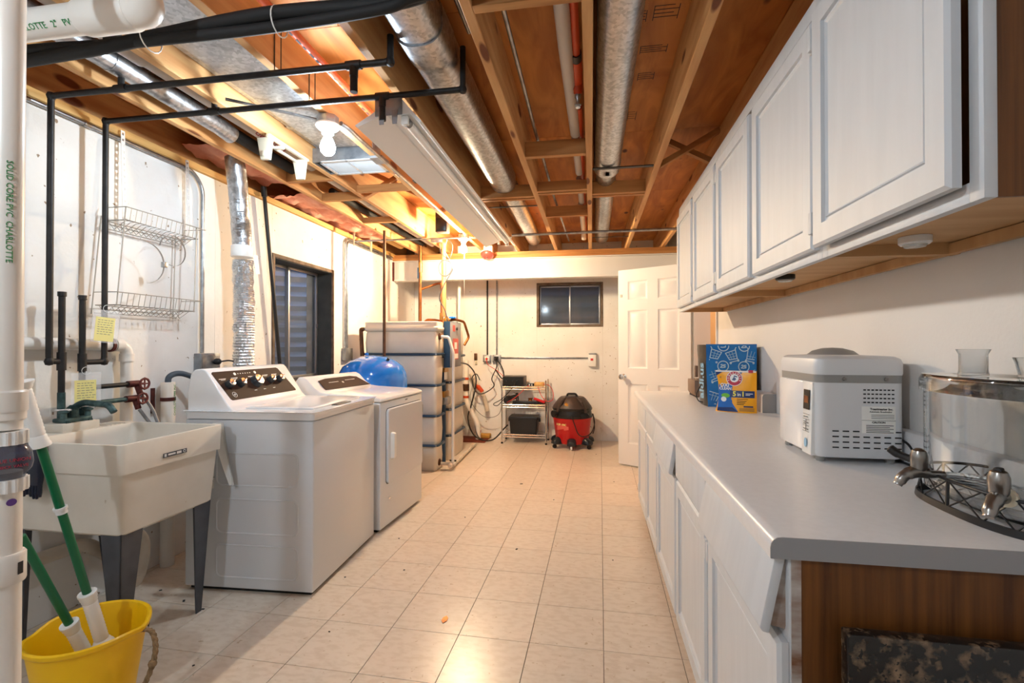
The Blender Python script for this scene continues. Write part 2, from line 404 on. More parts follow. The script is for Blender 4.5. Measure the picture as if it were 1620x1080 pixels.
mid = 3.80
win_frame(win1, None, wy0 + .004, mid + .012, wz0 + .004, wz1 - .004, xw - .03, xw - .012, .022, 'x')
win_frame(win1, None, mid - .012, wy1 - .004, wz0 + .004, wz1 - .004, xw - .011, xw + .008, .022, 'x')
MB().box(xw - .023, xw - .019, wy0 + .02, mid, wz0 + .02, wz1 - .02).build('pane', m_winglass, win1)
MB().box(xw - .004, xw, mid, wy1 - .02, wz0 + .02, wz1 - .02).build('pane', m_winglass, win1)
MB().box(xw + .008, xw + .016, wy1 - .03, wy1 - .008, 1.40, 1.44).build('latch', m_galv_d, win1)
# corrugated steel window well outside
ring = []
m = MB(); rows = []
for k in range(72):
    z = .55 + k * .024; r0 = .50 + .018 * sin(k * .024 * 2 * pi / .10)
    rows.append([Vector((XL - .27 - r0 * sin(a), 3.82 - (r0 + .18) * cos(a), z)) for a in [pi * t / 20 for t in range(21)]])
n = 21
vs = [p for r in rows for p in r]; fs = [(j * n + i, j * n + i + 1, (j + 1) * n + i + 1, (j + 1) * n + i) for j in range(71) for i in range(20)]
m.add(vs, fs).build('window_well', m_well, win1)
MB().box(XL - 1.0, XL - .262, 2.95, 4.7, .5, .55).build('well_gravel', m_concrete, win1)

# ---- back wall and its window
bx0, bx1, bz0, bz1 = -.685, .115, 1.51, 2.03
m = MB(); m.box(XL - .3, 2.4, YB + .012, YB + .26, -.1, bz0); m.box(XL - .3, 2.4, YB + .012, YB + .26, bz1, ZD); m.box(XL, bx0, YB + .012, YB + .26, bz0, bz1); m.box(bx1, 2.4, YB + .012, YB + .26, bz0, bz1)
wall_back = m.build('wall_back', m_concrete, kind=ST)
def board_b(x0, x1, z0, z1): MB().box(x0 + .0004, x1 - .0004, YB, YB + .012, z0, z1).build('wall_board', m_wall, wall_back, bevel=.0008, seg=1)
board_b(XL, -1.58, 0, ZD); board_b(-1.58, -.88, 0, ZD); board_b(-.88, bx0 - .03, 0, ZD)
board_b(bx0 - .03, bx1 + .03, 0, bz0 - .03); board_b(bx0 - .03, bx1 + .03, bz1 + .03, ZD); board_b(bx1 + .03, .34, 0, ZD); board_b(.34, XR, 0, ZD)
win2 = bpy.data.objects.new('window_2', None); C.objects.link(win2); win2['kind'] = ST; ROOT[win2.name] = Matrix()
b = MB(); yo, yi = YB - .006, YB + .16
b.box(bx0 - .035, bx0, yo, yi, bz0 - .03, bz1 + .035); b.box(bx1, bx1 + .035, yo, yi, bz0 - .03, bz1 + .035); b.box(bx0, bx1, yo, yi, bz1, bz1 + .035); b.box(bx0, bx1, yo, yi, bz0 - .03, bz0)
b.build('window_buck', m_winwood, win2, bevel=.004)
win_frame(win2, None, bx0, -.27, bz0, bz1, YB + .06, YB + .075, .018, 'y')
win_frame(win2, None, -.29, bx1, bz0, bz1, YB + .045, YB + .06, .018, 'y')
MB().box(bx0 + .01, -.28, YB + .066, YB + .070, bz0 + .01, bz1 - .01).build('pane', m_winglass, win2)
MB().box(-.28, bx1 - .01, YB + .051, YB + .055, bz0 + .01, bz1 - .01).build('pane', m_winglass, win2)
rows = []
m_well2 = mat('brown_well', rgb(104, 76, 58), .6, .2, col2=rgb(64, 56, 56), sc=5)
for k in range(40):
    z = 1.2 + k * .028; r0 = .50 + .016 * sin(k * .028 * 2 * pi / .16)
    rows.append([Vector((-.28 - (r0 + .25) * cos(a), YB + .27 + r0 * sin(a), z)) for a in [pi * t / 20 for t in range(21)]])
MB().add([p for r in rows for p in r], [(j * n + i, j * n + i + 1, (j + 1) * n + i + 1, (j + 1) * n + i) for j in range(39) for i in range(20)]).build('window_well', m_well2, win2)

# ---- right wall with doorway, far jamb, hall behind
wall_right = MB().box(XR, XR + .115, YF, 3.95, 0, ZD).box(XR, XR + .115, 4.80, YB + .012, 0, ZD).box(XR, XR + .115, 3.95, 4.80, 2.09, ZD).build('wall_right', m_drywall, kind=ST)
tr = MB().box(XR - .016, XR + .131, 4.765, 4.80, 0, 2.09).box(XR - .016, XR + .131, 3.95, 3.962, 0, 2.05).box(XR - .016, XR + .131, 3.962, 4.765, 2.05, 2.09).build('trim_1', m_door, kind=ST)
hall = MB().box(XR + .115, 2.4, 5.35, 5.45, 0, ZD).box(2.3, 2.4, 2.9, 5.35, 0, ZD).box(XR + .115, 2.4, 2.9, 3.0, 0, ZD).build('wall_hall', m_hallwall, kind=ST)
# ---- wall behind the camera
MB().box(XL - .3, XR + .2, YF - .2, YF, 0, ZD).build('wall_front', m_drywall, kind=ST)

# ---- ceiling: plywood deck panels, joists, blocking
ceiling = MB().box(XL - .3, 2.4, YF - .2, YB + .3, ZD + .018, ZD + .06).build('ceiling', m_ply, kind=ST)
ys = [YF - .1, -.55, 1.89, 3.13, 4.35, 6.5]
k = 0
for j in range(len(ys) - 1):
    xs = [XL - .2, -1.05, .14, 1.36, 2.4] if j % 2 else [XL - .2, -1.66, -.44, .78, 2.4]
    for a, b_ in zip(xs[:-1], xs[1:]):
        MB().box(a + .0015, b_ - .0015, ys[j] + .0015, ys[j + 1] - .0015, ZD, ZD + .018).build('subfloor_panel', m_ply, ceiling)
JX = [-2.07, -1.70, -1.265, -.845, -.405, -.012, .405, .80]
JW = .038
for x in JX:
    MB().box(x - JW / 2, x + JW / 2, YF, YB + .01, ZJ, ZD - .001).build('joist', m_lumber, ceiling, bevel=.003, seg=1)
def block(ia, ib, y, z0=ZJ, h=.235, w=.038):
    MB().box(JX[ia] + JW / 2, JX[ib] - JW / 2, y - w / 2, y + w / 2, z0, min(z0 + h, ZD - .002)).build('blocking', m_lumber_x, ceiling, bevel=.002, seg=1)
block(4, 5, 2.85, h=.09); block(4, 5, 3.50, h=.07); block(4, 5, 3.56, z0=ZJ, h=.05); block(4, 5, 4.20, h=.09); block(4, 5, 1.56, h=.075)
block(5, 6, 3.62, h=.09); block(5, 6, 3.68, h=.05); block(3, 4, 3.60, h=.09); block(3, 4, 3.66, h=.05)
block(0, 1, 3.02, h=.235); block(0, 1, 3.46, h=.06); block(0, 1, 4.14, h=.05); block(1, 2, 3.30, h=.05)
def brace(x0, z0, x1, z1, y): MB().beam((x0, y, z0), (x1, y, z1), .032, .038, up=(0, 1, 0)).build('bridging', m_lumber_x, ceiling)
for y in (3.15,):
    brace(JX[6] + .02, ZJ + .02, JX[7] - .02, ZD - .02, y); brace(JX[6] + .02, ZD - .02, JX[7] - .02, ZJ + .02, y + .045)
brace(JX[1] + .02, ZJ + .01, JX[2] - .02, ZD - .02, 3.42); brace(JX[1] + .02, ZD - .02, JX[2] - .02, ZJ + .02, 3.47)
brace(JX[2] + .02, ZJ + .01, JX[3] - .02, ZD - .02, 3.9)
# black printed grade stamps on the plywood
for (x, y, w, h) in ((.30, 1.98, .10, .09), (.21, 2.00, .03, .07), (.28, 2.24, .12, .06), (.27, 2.46, .08, .07), (.19, 2.48, .04, .06), (.235, 2.86, .05, .11), (.22, 1.70, .03, .1)):
    mm = MB(); z = ZD - .0006
    for t in range(4):
        yy = y + h * t / 4; mm.box(x - w / 2, x + w / 2 * (1 if t % 2 else .6), yy, yy + .004, z - .0003, z)
    mm.box(x - w / 2, x - w / 2 + .003, y, y + h, z - .0003, z); mm.box(x + w / 2 - .003, x + w / 2, y, y + h, z - .0003, z)
    mm.build('grade_stamp', m_ink, ceiling)

# ---- steel beam under the joists near the back wall, wooden nailer on it
sb = thing('steel_beam', 'white painted steel I-beam carrying the joists near the back wall', 'beam', (-.7, 5.72, 2.03))
m = MB().box(XL + .002, XR - .002, 5.655, 5.785, 2.030, 2.043).box(XL + .002, XR - .002, 5.655, 5.785, 2.263, 2.276).box(XL + .002, XR - .002, 5.690, 5.75, 2.043, 2.263)
m.build('beam_body', m_drywall, sb, bevel=.003)
MB().box(XL + .002, XR - .002, 5.65, 5.79, 2.277, 2.313).build('nailer', m_lumber_x, sb, bevel=.002)
MB().box(XL + .002, XR - .002, 5.662, 5.78, 2.314, 2.349).build('nailer', m_lumber_x, sb, bevel=.002)
MB().box(XL + .001, XL + .02, 5.645, 5.665, 2.03, 2.262).build('rust_edge', m_rust, sb)

# ---- door leaf, standing open
hx, hy, fx, fy = .93, 4.785, .285, 5.175
u = Vector((hx - fx, hy - fy, 0)); DW = u.length
Md = frame((fx, fy, .015), u, (0, 0, 1))          # local: x along leaf, y up, z = normal toward camera
door = bpy.data.objects.new('door_1', None); C.objects.link(door); door['kind'] = ST; ROOT[door.name] = Matrix()
DH = 2.0; th = .035
if (Md.to_3x3() @ Vector((0, 0, 1))).y > 0: sgn = -1
else: sgn = 1
cols = [(.11, DW / 2 - .055), (DW / 2 + .055, DW - .11)]
rows_ = [(.22, .83), (.99, 1.58), (1.69, 1.88)]
m = MB()
def dbox(a, b_, c, d): m.box(a, b_, c, d, -th / 2, th / 2, Md)
dbox(0, .11, 0, DH); dbox(DW - .11, DW, 0, DH); dbox(DW / 2 - .055, DW / 2 + .055, 0, DH)
zc = [0, .22, .83, .99, 1.58, 1.69, 1.88, DH]
for a, b_ in cols:
    for k in (0, 2, 4, 6): dbox(a, b_, zc[k], zc[k + 1])
m.build('door_frame', m_door, door)
for a, b_ in cols:
    for c, d in rows_:
        p = MB()
        for s_ in (1, -1):
            p.rrings(b_ - a, d - c, [(0, 0), (0, s_ * .0165), (.012, s_ * .009), (.028, s_ * .009), (.045, s_ * .0155)], Md @ T3(a, c, 0))
        p.build('door_panel', m_door, door)
kb = MB().lathe([(.0, 0), (.03, 0), (.03, .006), (.012, .012), (.012, .03), (.026, .038), (.030, .05), (.026, .062), (.0, .067)], 20, Md @ T3(.06, .90, sgn * th / 2) @ (R3('X', 0) if sgn > 0 else R3('X', pi)))
kb.build('door_knob', m_chrome, door)
MB().box(.02, .045, 1.72, 1.75, -th / 2 - .004, th / 2 + .004, Md).build('hook', m_nickel, door)
# ================================================================== RIGHT SIDE: cabinets
def cab_door(name, root, y0, y1, z0, z1, xf, t=.019, hinge=None):
    """framed door facing -X, front face at x = xf - t"""
    M = frame((xf, y1, z0), (0, -1, 0), (0, 0, 1))      # normal = (-1,0,0)
    w, h = y1 - y0, z1 - z0
    m = MB().rrings(w, h, [(0, 0), (0, t - .007), (.007, t), (.056, t), (.058, t - .009), (.067, t - .009), (.069, t - .005), (.075, t - .0095)], M)
    d = m.build(name, m_cab, root, angle=25)
    for (yy) in (hinge or []):
        for zz in (z0 + .07, z1 - .07):
            MB().box(xf - t - .002, xf + .001, yy - .010, yy + .010, zz - .03, zz + .03).build('hinge', m_cab, d, bevel=.002)
    return d

XF = .365       # base box front
CT = .88
BU = [(.985, 1.56, 'white base cabinet with a drooping drawer front at the near end of the counter'),
      (1.56, 2.70, 'white two-door base cabinet in the middle under the counter'),
      (2.70, 3.90, 'white two-door base cabinet at the far end under the counter')]
doors = {0: [(.985, 1.545)], 1: [(1.585, 2.105), (2.135, 2.695)], 2: [(2.725, 3.215), (3.235, 3.75)]}
drawers = {0: [(.99, 1.545, .20)], 1: [(1.575, 2.105, 0.0), (2.13, 2.69, .17)], 2: [(2.72, 3.215, .02), (3.235, 3.75, 0.02)]}
for k, (y0, y1, lab) in enumerate(BU):
    r = thing('base_cabinet', lab, 'cabinet', (.66, (y0 + y1) / 2, 0), group='base cabinets under the counter')
    b = MB().box(XF + .02, XR - .002, y0 + .018, y0 + .036 if k else y0 + .03, .10, CT - .04)
    b = MB()
    b.box(XF + .02, XR - .002, y0 + .001 + (.02 if k == 0 else 0), y1 - .001, .10, .118); b.box(XR - .014, XR - .002, y0 + .02, y1 - .001, .118, CT - .042)
    b.box(XF + .02, XR - .014, y1 - .019, y1 - .001, .118, CT - .042)
    if k: b.box(XF + .02, XR - .014, y0 + .001, y0 + .019, .118, CT - .042)
    b.box(XF + .08, XF + .095, y0 + .02, y1 - .001, 0, .10)
    b.build('carcass', m_maple, r)
    f = MB()   # face frame
    f.box(XF, XF + .02, y0 + .001, y0 + .035, .10, CT - .042); f.box(XF, XF + .02, y1 - .035, y1 - .001, .10, CT - .042)
    f.box(XF, XF + .02, y0 + .035, y1 - .035, CT - .07, CT - .042); f.box(XF, XF + .02, y0 + .035, y1 - .035, .675, .70); f.box(XF, XF + .02, y0 + .035, y1 - .035, .10, .135)
    if k: f.box(XF, XF + .02, (y0 + y1) / 2 - .03, (y0 + y1) / 2 + .03, .135, CT - .07)
    f.build('face_frame', m_cab, r, bevel=.001)
    if k == 0:
        MB().box(XF + .021, XR - .003, y0 + .001, y0 + .019, .0, CT - .042).build('end_panel', m_oak, r, label='stained oak end panel')
        MB().box(XF + .004, XF + .021, y0 - .001, y0 + .001, .0, CT - .042).build('worn_stile', m_worn, r)
    for i, (a, c) in enumerate(doors[k]):
        cab_door('door', r, a, c, .10, .68, XF - .001, hinge=[c + .006] if k == 0 else ([a - .006] if i == 0 else [c + .006]))
    for a, c, tilt in drawers[k]:
        M = T3(XF - .002, 0, .845) @ R3('Y', tilt)
        d = MB().prism([(0, 0), (-.019, -.002), (-.019, -.150), (-.012, -.157), (0, -.157)], a, c, 'y', M).build('drawer_front', m_cab, r, bevel=.003)
        if tilt > .1:
            for q0 in (a + .012, c - .03): MB().box(.0, .03, q0, q0 + .018, -.145, -.01, M).build('inner_frame', m_worn, d)
# counter top with rolled front edge
prof = [(.33, CT - .04), (.33, CT - .020), (.3315, CT - .012), (.336, CT - .005), (.343, CT - .0012), (.352, CT), (XR - .002, CT), (XR - .002, CT - .04)]
ct = thing('countertop', 'long grey laminate countertop along the right wall', 'countertop', (.65, 2.45, CT - .04))
MB().prism(prof, .978, 3.93, 'y').build('top_slab', m_lam, ct)
MB().prism([(x, z) for x, z in prof], .9755, .978, 'y').build('end_cap', m_lamedge, ct, label='dark grey cut end')
def splash(x0, x1, ya, yb): return MB().prism([(x0, CT), (x0, CT + .085), (x0 + .004, CT + .096), (x0 + .014, CT + .10), (x1, CT + .10), (x1, CT)], ya, yb, 'y')
splash(.935, XR - .002, .978, 2.50).build('backsplash', m_lam, ct)
splash(.895, XR - .002, 2.76, 3.93).build('backsplash', m_lam, ct)
MB().prism([(.896, CT), (.896, CT + .085), (.900, CT + .095), (.909, CT + .099), (XR - .003, CT + .099), (XR - .003, CT)], 2.757, 2.76, 'y').build('splash_end', m_lamedge, ct)

# upper cabinets
XU = .635; UZ0, UZ1 = 1.48, 2.235
UU = [(.906, 1.47, [(.935, 1.452)], 'white single-door wall cabinet with a bare oak end, nearest of the wall cabinets'),
      (1.47, 2.572, [(1.483, 2.000), (2.045, 2.548)], 'white two-door wall cabinet in the middle of the row'),
      (2.572, 3.70, [(2.597, 3.11), (3.167, 3.665)], 'white two-door wall cabinet at the far end of the row')]
for k, (y0, y1, ds, lab) in enumerate(UU):
    r = thing('wall_cabinet', lab, 'cabinet', ((XU + XR) / 2, (y0 + y1) / 2, UZ0), group='wall cabinets above the counter')
    b = MB()
    b.box(XU + .02, XR - .002, y0 + (.006 if k == 0 else .0005), y0 + .016, UZ0, UZ1); b.box(XU + .02, XR - .002, y1 - .016, y1 - .0005, UZ0, UZ1)
    b.box(XU + .02, XR - .002, y0 + .016, y1 - .016, UZ0 + .03, UZ0 + .042); b.box(XU + .02, XR - .002, y0 + .016, y1 - .016, UZ1 - .016, UZ1); b.box(XR - .01, XR - .002, y0 + .016, y1 - .016, UZ0 + .042, UZ1 - .016)
    b.build('carcass', m_maple, r)
    MB().box(XR - .03, XR - .011, y0 + .016, y1 - .016, UZ0, UZ0 + .028).build('hanging_rail', m_maple, r)
    f = MB()
    f.box(XU, XU + .02, y0 + .0005, y0 + .032, UZ0, UZ1); f.box(XU, XU + .02, y1 - .032, y1 - .0005, UZ0, UZ1); f.box(XU, XU + .02, y0 + .032, y1 - .032, UZ0, UZ0 + .035); f.box(XU, XU + .02, y0 + .032, y1 - .032, UZ1 - .05, UZ1)
    if k: f.box(XU, XU + .02, ds[0][1] - .01, ds[1][0] + .01, UZ0 + .035, UZ1 - .05)
    f.build('face_frame', m_cab, r, bevel=.0008)
    for i, (a, c) in enumerate(ds):
        hg = [c + .010] if k == 0 else ([a - .008] if i == 0 else ([c + .006] if k == 1 else [a - .008]))
        dd = cab_door('door', r, a, c, 1.506, 2.156, XU - .001 - (.012 if k == 0 else 0), t=.022, hinge=hg)
    if k == 0: MB().box(XU + .02, XR - .002, y0, y0 + .006, UZ0, UZ1).build('end_panel', m_oak, r, label='bare oak end panel')
    if k == 1: MB().box(XU - .0005, XU, 1.474, 1.482, 1.55, 2.14).build('worn_strip', m_worn, r)
for (x, y, lab, mm) in ((.74, 2.02, 'small dark puck light under the middle wall cabinet', m_blackpl), (.80, 1.36, 'small round puck light under the nearest wall cabinet', m_fixture)):
    p = thing('puck_light', lab, 'light', (x, y, UZ0 + .008), group='puck lights under the wall cabinets')
    MB().lathe([(.0, .0215), (.034, .0215), (.034, .006), (.03, .002), (0, .002)], 24, T3(x, y, UZ0 + .008)).build('housing', mm, p)
    MB().lathe([(.0, .0018), (.026, .0018), (.022, -.004), (0, -.006)], 24, T3(x, y, UZ0 + .008)).build('lens', m_frost, p)

# granite slab leaning on the oak end
gr = MB().box(0, .52, -.028, 0, 0, .735, T3(.44, .958, .0) @ R3('X', 0.0))
gr.single('granite_slab', m_granite, 'dark speckled granite slab standing against the oak cabinet end', 'stone slab', bevel=.003)

# ------------------------------------------------------------------ things on the counter
# bread maker
bx, by, bw, bd = .682, 1.618, .245, .30
r = thing('bread_maker', 'white and grey bread maker standing on the counter', 'bread maker', (bx + bw / 2, by + bd / 2, CT))
z0 = CT + .016
body = rrect(bw, bd, .03, 5)
def ringz(sc, z, dx=0, poly=body, cx=bx + bw / 2, cy=by + bd / 2): return [Vector((cx + p[0] * sc + dx, cy + p[1] * sc, z)) for p in poly]
MB().loft([ringz(.97, z0), ringz(1, z0 + .008), ringz(1, z0 + .228)]).build('housing', m_greypl, r)
MB().loft([ringz(1.006, z0 + .228), ringz(1.006, z0 + .252)]).build('collar', m_greypl2, r)
lid = MB().loft([ringz(1.012, z0 + .252), ringz(1.02, z0 + .258), ringz(1.02, z0 + .285), ringz(.99, z0 + .300), ringz(.90, z0 + .308), ringz(.5, z0 + .311)]).build('lid', m_greypl, r)
MB().lathe([(.0, .026), (.03, .024), (.06, .015), (.078, 0)][::-1], 28, T3(bx + bw / 2 + .01, by + .20, z0 + .3085)).build('vent_dome', m_greypl2, lid)
# front (faces the room, -X): white shell and control strip
MB().box(bx - .004, bx + .01, by + .085, by + bd - .012, z0 + .004, z0 + .226).build('front_shell', m_enamel, r, bevel=.003)
MB().prism([(-.010, 0), (.01, 0), (.01, .226), (-.004, .226)], by + .022, by + .088, 'y', T3(bx, 0, z0)).build('control_strip', m_whitepl, r, bevel=.002)
Mf = frame((bx - .0088, by + .055, z0 + .12), (0, -1, 0), (.008, 0, .226))
MB().box(-.021, .021, .02, .082, .0, .0016, Mf).build('display', m_lcd, r)
MB().box(-.014, .012, .040, .062, .0016, .0019, Mf).build('screen', m_copper, r)
t = MB()
for yy in (.004, -.012, -.032, -.050): t.box(-.022, .022, yy, yy + .001, .0, .0012, Mf)
t.box(-.001, .001, -.05, -.012, 0, .0012, Mf); t.build('button_lines', m_greytext, r)
t = MB()
for (xx, yy) in ((-.012, -.004), (.004, -.004), (-.011, -.020), (.011, -.022), (-.011, -.026), (-.011, -.042), (.011, -.042)): t.box(xx - .006, xx + .006, yy - .001, yy + .001, 0, .0013, Mf)
t.build('button_print', m_ink, r, kind='stuff')
MB().lathe([(.009, 0), (.009, .001), (0, .001)], 18, Mf @ T3(0, -.085, 0), sy=1.6).build('emblem', m_bagcell, r)
# side toward the camera (-Y): vents and rating label
vm = MB()
for i in range(7):
    for j in range(4):
        vm.box(bx + .042 + i * .0285, bx + .060 + i * .0285, by - .0006, by + .0002, z0 + .030 + j * .0165, z0 + .034 + j * .0165)
vm.build('vent_slots', m_ink, r, kind='stuff')
vm = MB()
for i in range(8):
    for j in range(4): vm.box(bx + .128 + i * .011, bx + .135 + i * .011, by - .0006, by + .0002, z0 + .168 + j * .0125, z0 + .172 + j * .0125)
vm.build('vent_slots', m_ink, r, kind='stuff')
MB().box(bx + .123, bx + .215, by - .0007, by, z0 + .077, z0 + .158).build('rating_label', m_paperw, r, bevel=.0003)
Ml = frame((bx + .169, by - .0009, z0 + .1), (1, 0, 0), (0, 0, 1))
MB().box(-.046, .046, .0155, .0163, 0, .0003, Ml).build('label_line', m_ink, r)
text('label_text', 'Toastmaster Inc.', .0092, m_ink, r, Ml @ T3(.008, .050), bold=.0002)
text('label_text', 'Automatic Breadmaker', .0065, m_ink, r, Ml @ T3(.006, .042))
text('label_text', 'CAUTION', .008, m_ink, r, Ml @ T3(0, .010), bold=.0002)
for j in range(3):
    MB().box(-.02, .042, .032 - j * .005, .0335 - j * .005, 0, .0003, Ml).build('label_line', m_greytext, r)
for j in range(5):
    MB().box(-.034, .040 - .01 * (j % 2), .0 - j * .0052, .0018 - j * .0052, 0, .0003, Ml).build('label_line', m_ink, r)
for xx in (bx + .075, bx + .19):
    MB().lathe([(.006, 0), (.006, .003), (.003, .004), (0, .003)], 14, T3(xx, by - .0012, z0 + .240) @ R3('X', pi / 2)).build('screw', m_nickel, r)
for xx, yy in ((bx + .02, by + .03), (bx + bw - .03, by + .03), (bx + .02, by + bd - .03), (bx + bw - .03, by + bd - .03)):
    MB().lathe([(.011, 0), (.013, .004), (.013, .018)], 14, T3(xx, yy, CT)).build('foot', m_greypl2, r)
MB().tube(spline([(bx + bw - .01, by + .04, CT + .08), (bx + bw + .006, by + .0, CT + .06), (bx + bw + .006, by - .045, CT + .012), (bx + bw + .002, by - .02, CT + .005), (bx + bw + .004, by + .1, CT + .005)]), .0035, 8).build('cord', m_blackpl, r)

# shopping bag
def baggrid(x0, x1, y, z0, z1, bulge, nx=12, nz=12, side=1):
    vs = []
    for j in range(nz + 1):
        for i in range(nx + 1):
            a, b_ = i / nx, j / nz
            d = bulge * (sin(pi * a) ** .6) * (sin(pi * min(1, b_ * .8 + .1)) ** .5) + .004 * noise.noise((a * 4, b_ * 4, side))
            ins = .010 * (1 - b_) ** 2
            vs.append((x0 + (x1 - x0) * a + ins * (1 - 2 * a), y - d * side, z0 + (z1 - z0) * b_))
    return vs
r = thing('shopping_bag', 'blue reusable shopping bag printed with carts, standing on the counter', 'bag', (.79, 3.10, CT))
bx0_, bx1_, byf, byb, bz1_ = .662, .940, 2.985, 3.20, CT + .365
nx, nz = 14, 14
vs = baggrid(bx0_, bx1_, byf, CT + .001, bz1_, .012, nx, nz, 1)
MB().add(vs, [(j * (nx + 1) + i, j * (nx + 1) + i + 1, (j + 1) * (nx + 1) + i + 1, (j + 1) * (nx + 1) + i) for j in range(nz) for i in range(nx)]).add(
    [(p[0], p[1] + .002, p[2]) for p in vs], [(j * (nx + 1) + i, (j + 1) * (nx + 1) + i, (j + 1) * (nx + 1) + i + 1, j * (nx + 1) + i + 1) for j in range(nz) for i in range(nx)]).build('front_panel', m_bagblue, r, angle=80, normals=False)
MB().box(bx0_ + .008, bx1_ - .008, byb - .003, byb, CT, bz1_ - .01).build('back_panel', m_bagblue, r)
def gusset(x, bend, name):
    rows = []
    for j in range(13):
        b_ = j / 12; z = CT + .001 + (bz1_ - .004 - CT) * b_
        ins = .010 * (1 - b_) ** 2 * (-1 if bend > 0 else 1)
        rows.append([Vector((x + ins + bend * .022 * sin(pi * t) * (.5 + .5 * b_) + .004 * noise.noise((t * 5, b_ * 6, x)), byf + (byb - byf) * t, z)) for t in [k / 10 for k in range(11)]])
    m = MB(); vs = [p for q in rows for p in q]; fs = [(j * 11 + i, j * 11 + i + 1, (j + 1) * 11 + i + 1, (j + 1) * 11 + i) for j in range(12) for i in range(10)]
    return m.add(vs, fs).build(name, m_bagblack, r, angle=60)
gusset(bx0_, -1, 'side_gusset'); gusset(bx1_, -.5, 'side_gusset')
text('bag_text', 'aldi.us', .085, m_bagcell, r, frame((bx0_ - .0150, byf + .046, CT + .150), (0, 0, 1), (-.18, 1, 0)), bold=.0022)
MB().tube(spline([(bx0_ - .02, byf + .03, CT + .13), (bx0_ - .05, byf + .02, CT + .07), (bx0_ - .035, byf + .04, CT + .03), (bx0_ - .008, byf + .05, CT + .02)]), .003, 8).build('strap_handle', m_blackpl, r)
def on_bag(x, z):
    a = (x - bx0_) / (bx1_ - bx0_); b_ = (z - CT) / (bz1_ - CT); a = min(max(a, 0.001), .999); b_ = min(max(b_, 0), 1)
    return .012 * (sin(pi * a) ** .6) * (sin(pi * min(1, b_ * .8 + .1)) ** .5) + .0055
def strip(m, pts, w, th=.001):
    """flat printed stroke following the front of the bag"""
    for a, b_ in zip(pts[:-1], pts[1:]):
        ax_, az = a; bx_, bz = b_; L = math.hypot(bx_ - ax_, bz - az)
        if L < 1e-6: continue
        nx_, nz_ = -(bz - az) / L * w / 2, (bx_ - ax_) / L * w / 2; ex, ez = (bx_ - ax_) / L * w * .3, (bz - az) / L * w * .3
        q = [(ax_ - ex + nx_, az - ez + nz_), (ax_ - ex - nx_, az - ez - nz_), (bx_ + ex - nx_, bz + ez - nz_), (bx_ + ex + nx_, bz + ez + nz_)]
        if all(bx0_ + .012 < p[0] < bx1_ - .008 and CT + .012 < p[1] < bz1_ - .006 for p in q):
            m.add([(p[0], byf - on_bag(*p), p[1]) for p in q], [(0, 1, 2, 3)])
def cart(cx, cz, s_, rot, flip=1):
    ca, sa = cos(rot), sin(rot)
    f = lambda u_, v_: (cx + (u_ * flip * ca - v_ * sa) * s_, cz + (u_ * flip * sa + v_ * ca) * s_)
    m = MB(); w = .0045
    strip(m, [f(-.55, .62), f(-.42, .5), f(-.28, -.42), f(.42, -.30), f(.55, .42), f(-.40, .42)], w)
    strip(m, [f(-.28, -.42), f(-.36, -.62), f(.48, -.55)], w)
    for q in (-.30, .44):
        strip(m, [f(q + .07 * cos(t * pi / 3), -.64 + .07 * sin(t * pi / 3)) for t in range(7)], w * .9)
    m.build('cart_outline', m_bagprint, r, smooth=False)
    m = MB()
    for a_, b_ in (((-.05, .40), (-.02, -.36)), ((.25, .42), (.2, -.32)), ((-.36, .12), (.50, .14)), ((-.31, -.15), (.46, -.08))):
        strip(m, [f(*a_), f(*b_)], .0032)
    m.build('cart_basket', m_bagcell, r, smooth=False)
def ring2(cx, cz, R):
    m = MB(); strip(m, [(cx + R * cos(t * pi / 12), cz + R * sin(t * pi / 12)) for t in range(25)], .005); m.build('print_ring', m_bagprint, r, smooth=False)
    s_ = R * .5; m = MB()
    strip(m, [(cx - s_ * .9, cz + s_ * .5), (cx - s_ * .4, cz + s_ * .7), (cx - s_ * .2, cz + s_ * .2), (cx - s_, cz - s_ * .5), (cx - s_ * .1, cz - s_ * .6)], .005)
    strip(m, [(cx + s_ * .9, cz + s_ * .6), (cx + s_ * .2, cz + s_ * .5), (cx + s_ * .2, cz + s_ * .1), (cx + s_ * .8, cz), (cx + s_ * .7, cz - s_ * .5), (cx + s_ * .1, cz - s_ * .5)], .005); m.build('print_number', m_bagprint, r, smooth=False)
for (cx, cz, rot, fl) in ((.705, CT + .305, -.35, 1), (.805, CT + .30, .35, -1), (.905, CT + .30, -.3, 1), (.912, CT + .185, .3, -1), (.70, CT + .185, .3, 1), (.695, CT + .06, -.3, 1), (.90, CT + .07, -.2, 1), (.80, CT + .06, .3, -1)): cart(cx, cz, .060, rot, fl)
for (cx, cz) in ((.755, CT + .355), (.868, CT + .353), (.752, CT + .238), (.865, CT + .235)): ring2(cx, cz, .029)

# brown box behind the bag
MB().box(.945, .961, 3.22, 3.40, CT + .101, CT + .36).single('wooden_board', m_brownbox, 'brown board standing behind the blue shopping bag', 'board', bevel=.002)
q = thing('small_appliance', 'low brown appliance with a round dish, left of the blue shopping bag', 'appliance', (.80, 3.62, CT))
MB().prism([(.70, CT + .03), (.715, CT + .004), (.90, CT + .004), (.90, CT + .115), (.70, CT + .115)], 3.50, 3.74, 'y').build('body', m_brownbox, q, bevel=.006)
MB().lathe([(.0, 0), (.05, 0), (.058, .012), (.056, .014), (.045, .004), (0, .004)], 24, T3(.77, 3.60, CT + .1155)).build('dish', m_chrome, q)
MB().box(.745, .765, 3.70, 3.74, CT + .115, CT + .21).build('post', m_brownbox, q, bevel=.002)
MB().lathe([(.004, 0), (.004, .002), (0, .002)], 12, T3(.735, 3.4995, CT + .06) @ R3('X', pi / 2)).build('button', m_whitepl, q)
